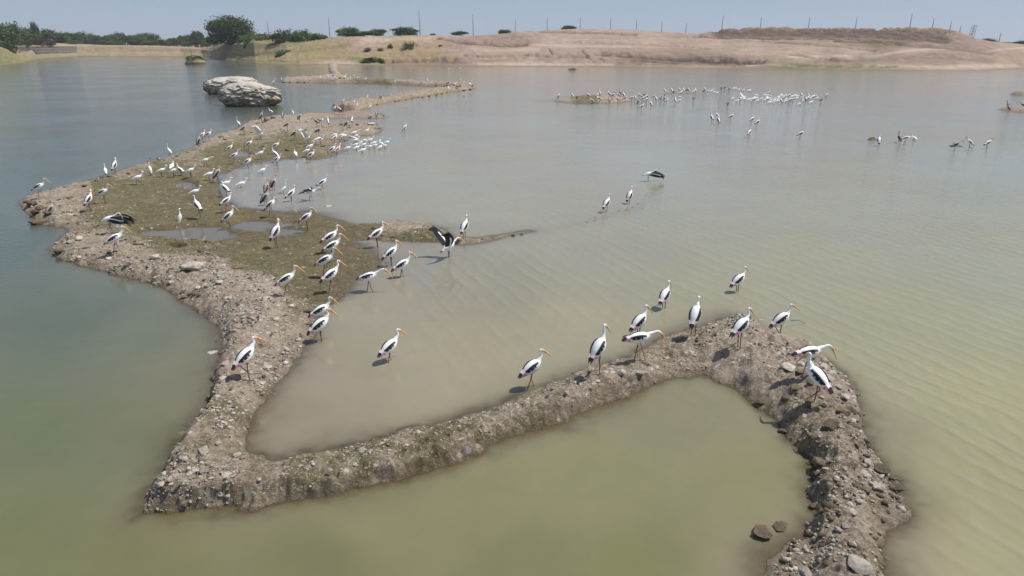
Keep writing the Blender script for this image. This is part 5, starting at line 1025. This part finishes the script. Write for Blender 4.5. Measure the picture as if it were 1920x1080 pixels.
BIRDS = [
 # nearest storks, one by one
 (N3,380,790,28,'1','walking stork on the long near bank with pink tertials and bill down to the right'),(N3,858,650,48,'2','stork with lifted foot on the lagoon side of the long bank'),(N3,1155,458,38,'S','stork wading just behind the stooping stork at the long bank'),
 (N3,1160,578,4,'3','stooping stork stepping on the long bank near the right mound'),(N3,1338,272,55,'S','stork wading alone in the lagoon right of centre with its back to us'),
 (N4,158,380,62,'T','stork at the lagoon edge left of the mound, seen from behind'),(N4,470,455,35,'S','stork standing on the pale top of the right mound'),(N4,742,412,18,'4','stork at the outer rim of the mound with a stick by its bill'),(N4,452,148,30,'S','stork wading alone behind the right mound'),
 (N4,935,636,5,'3','black winged stork with level body on the right side of the mound'),(N4,982,795,128,'T','stork on the mound turned to the left with its tail towards the water'),
 (N5,792,660,50,'4','pink tailed stork walking on the stony neck'),(N5,1072,142,20,'W','stork striding across the green flat above the stony neck'),
 (Z7,293,122,62,'T','stork seen from behind at the left pool of the green flat'),(Z7,518,18,22,'S','stork standing where the green flat meets the lagoon'),(Z7,692,160,35,'P','rear stork of the group of four at the edge of the flat'),(Z7,708,222,25,'V','second stork of the group of four at the edge of the flat'),
 (Z7,658,325,10,'W','third stork of the group of four, body level'),(Z7,695,430,40,'W','front stork of the group of four, walking'),(Z7,1028,138,38,'P','stork wading at the root of the gravel spit'),(Z7,1130,272,35,'S','stork wading left of the pair in the lagoon shallows'),
 (Z7,1212,360,25,'W','stork striding in the lagoon shallows, right of the pair'),(Z7,975,448,3,'A','stork with wings ajar bending low in the shallows'),(Z7,625,690,20,'P','rear stork of the pair at the lagoon edge by the round dark rock'),
 (Z7,618,790,32,'S','front pink tailed stork of the pair at the lagoon edge'),(Z7,1122,948,45,'W','lone stork wading in the inner lagoon'),
 (ZM,272,468,68,'T','stork standing behind the wing spreading stork on the spit'),(ZM,160,610,35,'R','stork with both black wings raised at the start of the spit'),(ZM,1296,303,52,'T','stork in mid lagoon left of the dark slab'),(ZM,1462,248,55,'T','stork in mid lagoon standing by the dark slab'),
 (ZM,1600,95,5,'C','stork in mid lagoon with black wings drooped forward like an umbrella'),
 (Z5,222,448,15,'W','stork at the far left corner of the bank walking right'),(Z5,303,622,70,'h','hunched grey stork near the dark slab on the far left'),(Z5,606,545,68,'T','black winged stork standing on the left part of the flat'),(Z5,720,492,14,'P','stork bending low behind the black winged stork on the left'),
 (Z5,765,700,8,'C','stork with one green black wing drooped to the ground'),(Z5,812,848,25,'W','stork walking left of the pools under the drooped wing stork'),(Z5,806,283,80,'T','dark stork on the far shore line of the flat'),(Z5,738,325,125,'j','white egret beside the dark stork on the far shore line'),
 (Z5,1235,172,150,'g','tall white egret on the far shore rim looking left'),(Z5,1085,312,140,'i','slim white bird leaning left on the flat'),(Z5,1175,325,20,'w','white bird third from left in the row on the flat'),(Z5,990,380,25,'w','white bird walking alone near the far rim of the flat'),
 (Z5,1256,290,90,'z','white bird directly behind another in the row'),(Z5,1266,328,15,'w','white bird left of the stork facing left'),(Z5,1322,320,150,'P','stork facing left among the white birds on the flat'),(Z5,1400,325,20,'w','white bird right of the stork facing left'),
 (Z5,1436,490,20,'w','white bird right above the pinkish stork on the flat'),(Z5,1455,592,140,'T','pinkish white stork turned left in the middle of the flat'),(Z5,1316,690,80,'i','white egret standing alone in the middle of the flat'),
 (F8,100,515,70,'d','lowest of three storks on the far left rim'),(F8,155,432,45,'S','middle of three storks on the far left rim'),(F8,255,415,28,'S','right one of three storks on the far left rim'),(F8,722,245,150,'g','white egret on the rim facing left beside a stork'),(F8,800,318,60,'e','dark stork right next to the rim egret'),
 (F8,585,635,32,'P','small black winged stork left of the upper puddle'),(F8,890,565,28,'P','pair of wings closed stork above the upper puddle'),(F8,658,748,28,'P','stork at the lower left of the upper puddle'),(F8,865,842,22,'P','stork right below the upper puddle'),(F8,208,825,8,'x','white bird stretching its neck level on the flat'),
 (F8,268,1040,28,'w','white bird left of a small dark stork at the lagoon edge'),(F8,388,1015,60,'h','small dark stork at the lagoon edge beside a white bird'),(F8,1070,430,20,'r','white bird with raised wings on the far flat'),(F8,1065,715,25,'w','white bird standing at the head of the lagoon'),
 (F8,1305,592,25,'P','stork above two crossed storks at the head of the lagoon'),(F8,1300,728,150,'P','stork facing left behind another at the lagoon head'),(F8,1325,810,22,'P','front stork of the crossed pair at the lagoon head'),(F8,1095,985,25,'w','white bird wading in the upper lagoon shallows'),
 (F8,1075,130,60,'d','leftmost stork on the back shoreline'),(F8,1228,68,155,'P','stork facing left on the back shoreline'),(F8,1410,125,100,'d','small dark stork on the back shoreline'),(F8,1570,78,150,'i','slim egret on the back shoreline'),(F8,1480,268,40,'e','grey brown stork on the far flat'),
 (F8,1600,402,28,'e','grey brown stork bending on the pale patch'),(F8,1610,720,120,'z','small pale bird on the brown edge of the flat'),
 (F7,298,420,28,'w','white bird behind a stork at the narrow channel'),(F7,285,478,150,'H','stork facing left at the narrow channel'),(F7,490,428,25,'w','white bird wading in the narrow channel'),(F7,803,470,80,'d','rear brown stork of the brown pair in the shallows'),(F7,890,410,50,'d','brown stork standing apart behind the brown pair'),
 (F7,788,590,45,'d','front dark stork of the brown pair in the shallows'),(F7,858,682,25,'H','hunched stork at the feet of the brown pair'),(F7,1022,500,25,'g','slender egret wading between storks in the lagoon'),(F7,1115,545,45,'S','stork wading right of the slender egret'),
 (F7,1370,530,3,'O','stork with half open wings and long bill lowered in the lagoon'),(F7,1515,408,30,'f','stork with dark fanned tail behind the half open one'),(F7,295,640,50,'P','blue black winged stork on the flat by the narrow channel'),(F7,325,830,30,'K','tall stork standing on one leg in the middle of the flat'),
 (Z4,965,372,60,'d','brown stork on the back shoreline right of the slim egret'),(Z4,1040,570,25,'r','left white bird flapping on the far flat'),(Z4,1158,585,20,'o','right white bird flapping on the far flat'),(Z4,1065,638,25,'w','rear white bird of a pair on the far flat'),(Z4,1035,680,20,'w','front white bird of a pair on the far flat'),(Z4,1072,712,20,'H','stork wading right of the white pair'),
 (F6,105,550,160,'e','brown stork left of the back pool'),(F6,185,540,20,'P','stork between brown storks at the back pool'),(F6,292,545,110,'T','tall stork seen from behind at the back pool'),(F6,580,580,30,'h','dark stork crouching at the back pool'),(F6,665,525,90,'H','white backed stork at the right of the back pool'),(F6,145,690,30,'e','dull stork bending on the far flat'),
 (F6,395,765,20,'w','white bird just behind a black winged stork by the flock'),(F6,395,808,50,'P','black winged stork left of the white flock'),(F6,355,985,28,'P','left stork below the white flock'),(F6,440,985,50,'P','right stork below the white flock'),
 (F6,945,330,60,'H','white headed stork on the pink mud spit'),(F6,955,480,60,'e','lower brown stork on the pink mud spit'),(F6,1045,435,90,'h','upper brown stork on the pink mud spit'),(F6,1485,648,52,'T','lone stork wading right of the far flat'),(F6,385,350,30,'P','left stork at the end of the far causeway'),(F6,465,358,150,'P','second stork at the end of the far causeway'),
 (F6,520,240,25,'P','stork standing highest at the end of the far causeway'),(F6,682,262,28,'P','stork bending beside a white egret on the far causeway'),(F6,742,298,80,'i','white egret at the bend of the far causeway'),(F6,905,172,60,'i','white egret leaning right on the far causeway'),
 (F6,985,222,10,'P','stork bending over the far causeway'),(F6,1115,165,70,'d','dark upright stork on the far causeway'),(F6,1290,160,150,'w','white bird facing left on the far causeway'),(F6,1425,130,150,'i','left egret of the leaning pair on the far causeway'),(F6,1490,115,150,'i','right egret of the leaning pair on the far causeway'),
 (Z8,1072,252,110,'T','leftmost stork of the loose group in the middle distance'),(Z8,1105,242,140,'T','rear stork of the overlapping pair in the middle distance'),(Z8,1112,268,105,'T','front stork of the overlapping pair in the middle distance'),(Z8,1187,247,22,'P','stork right of the overlapping pair in the middle distance'),
 (Z8,1312,264,38,'P','rear stork of the right trio in the middle distance'),(Z8,1345,281,28,'P','right stork of the right trio in the middle distance'),(Z8,1296,342,48,'S','front stork of the right trio in the middle distance'),(Z8,1605,350,18,'P','stork standing alone in the middle distance'),
 (FG,185,715,70,'T','stork beside the brown block in the right shallows'),(FG,432,682,90,'d','brown upright stork in the right shallows'),(FG,508,690,-5,'D','stork feeding with lowered head in the right shallows'),(FG,602,690,110,'w','white bird beside the feeding stork'),
 (FG,1105,765,12,'e','dark stork on the stone line at the right'),(FG,1272,738,140,'T','tall upright stork facing left at the right'),(FG,1490,747,20,'P','rightmost stork standing in the right shallows'),(FG,1733,290,100,'d','upper stork on the right hand spit'),(FG,1742,325,100,'h','lower stork on the right hand spit'),(FG,1910,292,120,'e','stork cut by the right edge of the photo'),
 (FG,1855,145,90,'i','tiny white egret on the upper right spit'),
 (PX,387.5,160,20,'h','small dark bird on the left end of the smaller boulder'),(PX,841,129,20,'w','white bird by the far shore, left of two'),(PX,863,127,20,'w','white bird by the far shore, right of two')]
FLK = []
def grp(fr, lst, label, group): FLK.append((fr, lst, label, group))
WF = 'white birds of the flock beside the far flat'
grp(F6, [(505,770,25,'w'),(545,782,25,'w'),(700,728,25,'x'),(895,700,30,'w'),(688,812,175,'x'),(728,782,20,'w'),(718,850,25,'w'),(850,852,15,'x'),(735,838,20,'z'),(720,920,25,'w'),(600,970,25,'w'),(742,960,30,'w'),(845,920,20,'w'),(835,1000,30,'w'),(945,845,30,'w'),(1008,890,20,'x'),(1085,862,15,'w'),(1020,930,10,'x'),(940,950,20,'w'),(1100,955,30,'z'),(1120,900,140,'w'),(1208,882,20,'w'),(1180,938,10,'w'),(800,890,20,'z')], 'white wading bird in the dense flock at the far flat', WF)
grp(F4, [(240,325,150,'i'),(350,305,150,'i'),(605,295,150,'i'),(750,290,80,'i'),(690,345,130,'i'),(735,340,60,'z'),(825,315,150,'z'),(858,322,30,'z'),(880,295,130,'i'),(882,340,140,'z'),(918,342,90,'z'),(942,347,150,'z'),(1000,275,150,'i'),(1112,295,90,'i'),(1078,325,90,'z'),(1105,350,20,'z'),(1210,320,140,'z'),(1243,348,20,'z'),(1282,292,60,'z'),(1300,262,30,'z')], 'tiny white egret on the left arm of the far causeway', 'egrets on the far causeway')
grp(F4, [(1373,305,150,'i'),(1432,278,150,'i'),(1362,340,20,'z'),(1480,310,30,'z'),(1528,318,150,'i'),(1578,340,30,'z'),(1622,330,60,'w')], 'tiny white bird wading behind the thin middle of the far causeway', 'egrets behind the far causeway')
grp(F5, [(530,190,80,'i'),(575,170,150,'i'),(810,180,150,'w'),(835,208,150,'i'),(1062,170,150,'i'),(1255,230,20,'z'),(1430,260,20,'z'),(1330,293,100,'z'),(1405,295,150,'i'),(1750,230,120,'z'),(1775,240,20,'z'),(1510,235,20,'z')], 'tiny white bird on the right arm of the far causeway', 'white birds on the right arm of the causeway')
grp(F5, [(1400,215,30,'e'),(1590,182,10,'P'),(1325,318,20,'P'),(1805,260,30,'e')], 'small black winged stork on the right arm of the far causeway', 'storks on the right arm of the causeway')
grp(F1, [(235,257,40,'T'),(465,245,140,'T'),(540,268,70,'d'),(725,240,150,'P'),(915,200,120,'T'),(1065,215,130,'T'),(1105,242,150,'P'),(1130,238,20,'P'),(1150,190,150,'P'),(1250,200,110,'d'),(1305,230,120,'T'),(1220,240,150,'P'),(870,285,110,'T'),(910,295,150,'P'),(785,330,150,'P'),(868,240,30,'H'),(1205,305,150,'P'),(1330,287,20,'P'),(1070,325,90,'h')], 'stork on or beside the low oval mud island', 'storks on the oval mud island')
grp(F1, [(1440,285,25,'P'),(1490,275,110,'T'),(1553,240,60,'T'),(1600,262,150,'P'),(1640,235,20,'e'),(1690,250,130,'T'),(1610,295,20,'P'),(1665,270,40,'P'),(1680,315,40,'P'),(1540,350,60,'d'),(1600,422,28,'P'),(1752,378,120,'T'),(1800,262,30,'P'),(1832,292,125,'T')], 'stork wading just right of the oval mud island', 'storks wading by the oval island')
grp(F2, [(525,270,20,'P'),(572,237,30,'e'),(520,300,10,'P'),(572,290,150,'P'),(583,168,120,'T'),(695,158,120,'T'),(735,185,30,'e'),(820,148,120,'T'),(890,152,110,'T'),(943,155,28,'e'),(975,158,125,'T'),(1085,158,100,'H'),(755,320,105,'T'),(825,282,28,'P'),(1055,280,60,'h'),(1235,140,120,'H'),(1228,168,28,'e')], 'stork standing near the thin mud bar left of the far flock', 'storks by the thin mud bar')
grp(F2, [(615,320,20,'w'),(840,200,20,'z'),(865,180,20,'z'),(1050,182,20,'z'),(820,322,20,'w'),(1285,172,20,'w'),(1340,178,20,'w'),(1365,155,20,'w'),(1390,190,20,'w'),(1437,205,20,'w'),(1710,132,20,'w'),(1742,135,20,'w'),(1797,150,20,'w'),(1875,155,20,'w')], 'white bird wading in the back row left of the far flock', 'white birds in the back row')
grp(F2, [(1508,122,50,'d'),(1568,114,30,'e'),(1635,135,40,'e')], 'dark stork at the left end of the back row of white birds', 'dark storks of the back row')
grp(F3, [(470,165,20,'x'),(490,168,20,'w'),(210,295,20,'w'),(285,332,20,'x'),(345,295,20,'w'),(400,288,60,'r'),(402,305,20,'w'),(465,315,20,'w'),(515,305,20,'w'),(530,335,20,'w'),(605,295,30,'o'),(615,330,20,'w'),(655,305,20,'w'),(690,298,20,'z'),(592,240,20,'y'),(735,237,20,'w'),(775,245,20,'w'),(735,320,20,'w'),(805,295,60,'o'),(830,325,20,'w'),(812,357,20,'x'),(880,352,20,'z'),(905,300,20,'w'),(895,325,20,'w'),(950,275,20,'w'),(967,268,60,'z'),(960,300,20,'w'),(945,332,20,'x'),(965,335,20,'w'),(1003,240,40,'z'),(1045,255,20,'w'),(1075,250,20,'w'),(1090,312,20,'w'),(1080,340,20,'w'),(1190,328,20,'w'),(1185,262,20,'w'),(1220,247,20,'w'),(1240,252,20,'w'),(1275,257,20,'w'),(1260,290,20,'w'),(1370,332,20,'w'),(1415,295,60,'z'),(1470,292,20,'x'),(1525,260,20,'w'),(1590,288,20,'w'),(1298,384,20,'z'),(1490,357,20,'x'),(1340,305,20,'z')], 'white bird packed in the dense far flock', 'white birds of the dense far flock')
grp(F3, [(130,372,50,'d'),(325,298,130,'T'),(562,310,25,'P'),(797,205,28,'P'),(820,265,25,'P'),(775,310,40,'P'),(1003,330,110,'T'),(1038,290,30,'P'),(1130,250,38,'P'),(1130,325,30,'P'),(1160,320,30,'P'),(1197,310,30,'P'),(1335,232,95,'H'),(1335,287,5,'F'),(1402,312,100,'d'),(1455,250,110,'T'),(1447,275,60,'P'),(1562,262,22,'P'),(1660,312,30,'e'),(1745,240,38,'P')], 'black and white stork in or beside the dense far flock', 'storks of the dense far flock')
rb = random.Random(21); CATS = {'painted_stork': 'stork', 'wading_bird': 'wading bird', 'egret': 'egret'}
def put_bird(fr, x, y, hd, k, label, group):
    u, v = fr[0] + x / fr[2], fr[1] + y / fr[2]; me = rb.choice(VARF[k]) if (k in VARF and v < 260 and (group or u > 1300)) else rb.choice(VAR[k]) if k in VAR else MESH[k]; nm = me.name.split('.')[0]; s = rb.uniform(.90, .99) if nm == 'painted_stork' else rb.uniform(.92, 1.0)
    if group: hd += rb.uniform(-8, 8)
    if u < 800 and v < 420: s *= .95
    X_, Y_, Z_ = seat(u, v, HB[k] * s)
    if label and 'smaller boulder' in label: X_, Y_ = bo1.location.x - 2.1, bo1.location.y - .3; Z_ = top1 * .62
    o = bpy.data.objects.new(nm, me); link(o); o.location = (X_, Y_, Z_ - .012); o.scale = (s,) * 3; o.rotation_euler = (0, 0, R(hd)); tag(o, label, CATS[nm], group); return o
for (fr, x, y, hd, k, lab) in BIRDS: put_bird(fr, x, y, hd, k, lab, None)
for fr, lst, lab, g in FLK:
    # storks and white birds of one group carry labels that fit their kind
    for (x, y, hd, k) in lst: put_bird(fr, x, y, hd, k, lab + third(x, lst), g)
# egret on the great boulder, stick by the mound stork
o = bpy.data.objects.new('egret', MESH['j']); link(o); dz_ = bo2.location; o.location = (dz_.x + 2.3, dz_.y + 1.0, top2 * .86); o.rotation_euler = (0, 0, R(10)); tag(o, 'white egret on the right end of the large boulder', 'egret')
x_, y_ = at(1483, 598, .2); x2, y2 = at(1512, 602, .05)
mb = MB(); tube(mb, [(x_, y_, .16), ((x_ + x2) / 2, (y_ + y2) / 2, .12), (x2, y2, -.02)], [.010, .008, .005], 6); o = link(bpy.data.objects.new('stick', mb.mesh('stick', M_bark))); tag(o, 'thin bare stick rising from the water by the mound', 'stick')

# ------------------------------------------------------------------ thin air haze
bmh = bpy.data.meshes.new('haze'); x0, x1, y0, y1, z0, z1 = -1450, 1450, -480, 1450, -4, 42
bmh.from_pydata([(x0,y0,z0),(x1,y0,z0),(x1,y1,z0),(x0,y1,z0),(x0,y0,z1),(x1,y0,z1),(x1,y1,z1),(x0,y1,z1)], [], [(0,3,2,1),(4,5,6,7),(0,1,5,4),(1,2,6,5),(2,3,7,6),(3,0,4,7)])
hm = NT('haze'); pv = hm.n('ShaderNodeVolumePrincipled'); pv.inputs['Color'].default_value = (.86, .90, .96, 1); pv.inputs['Density'].default_value = HAZE; pv.inputs['Anisotropy'].default_value = .2
hm.t.links.new(pv.outputs[0], hm.out.inputs['Volume']); bmh.materials.append(hm.m); tag(link(bpy.data.objects.new('haze', bmh)), kind='stuff')
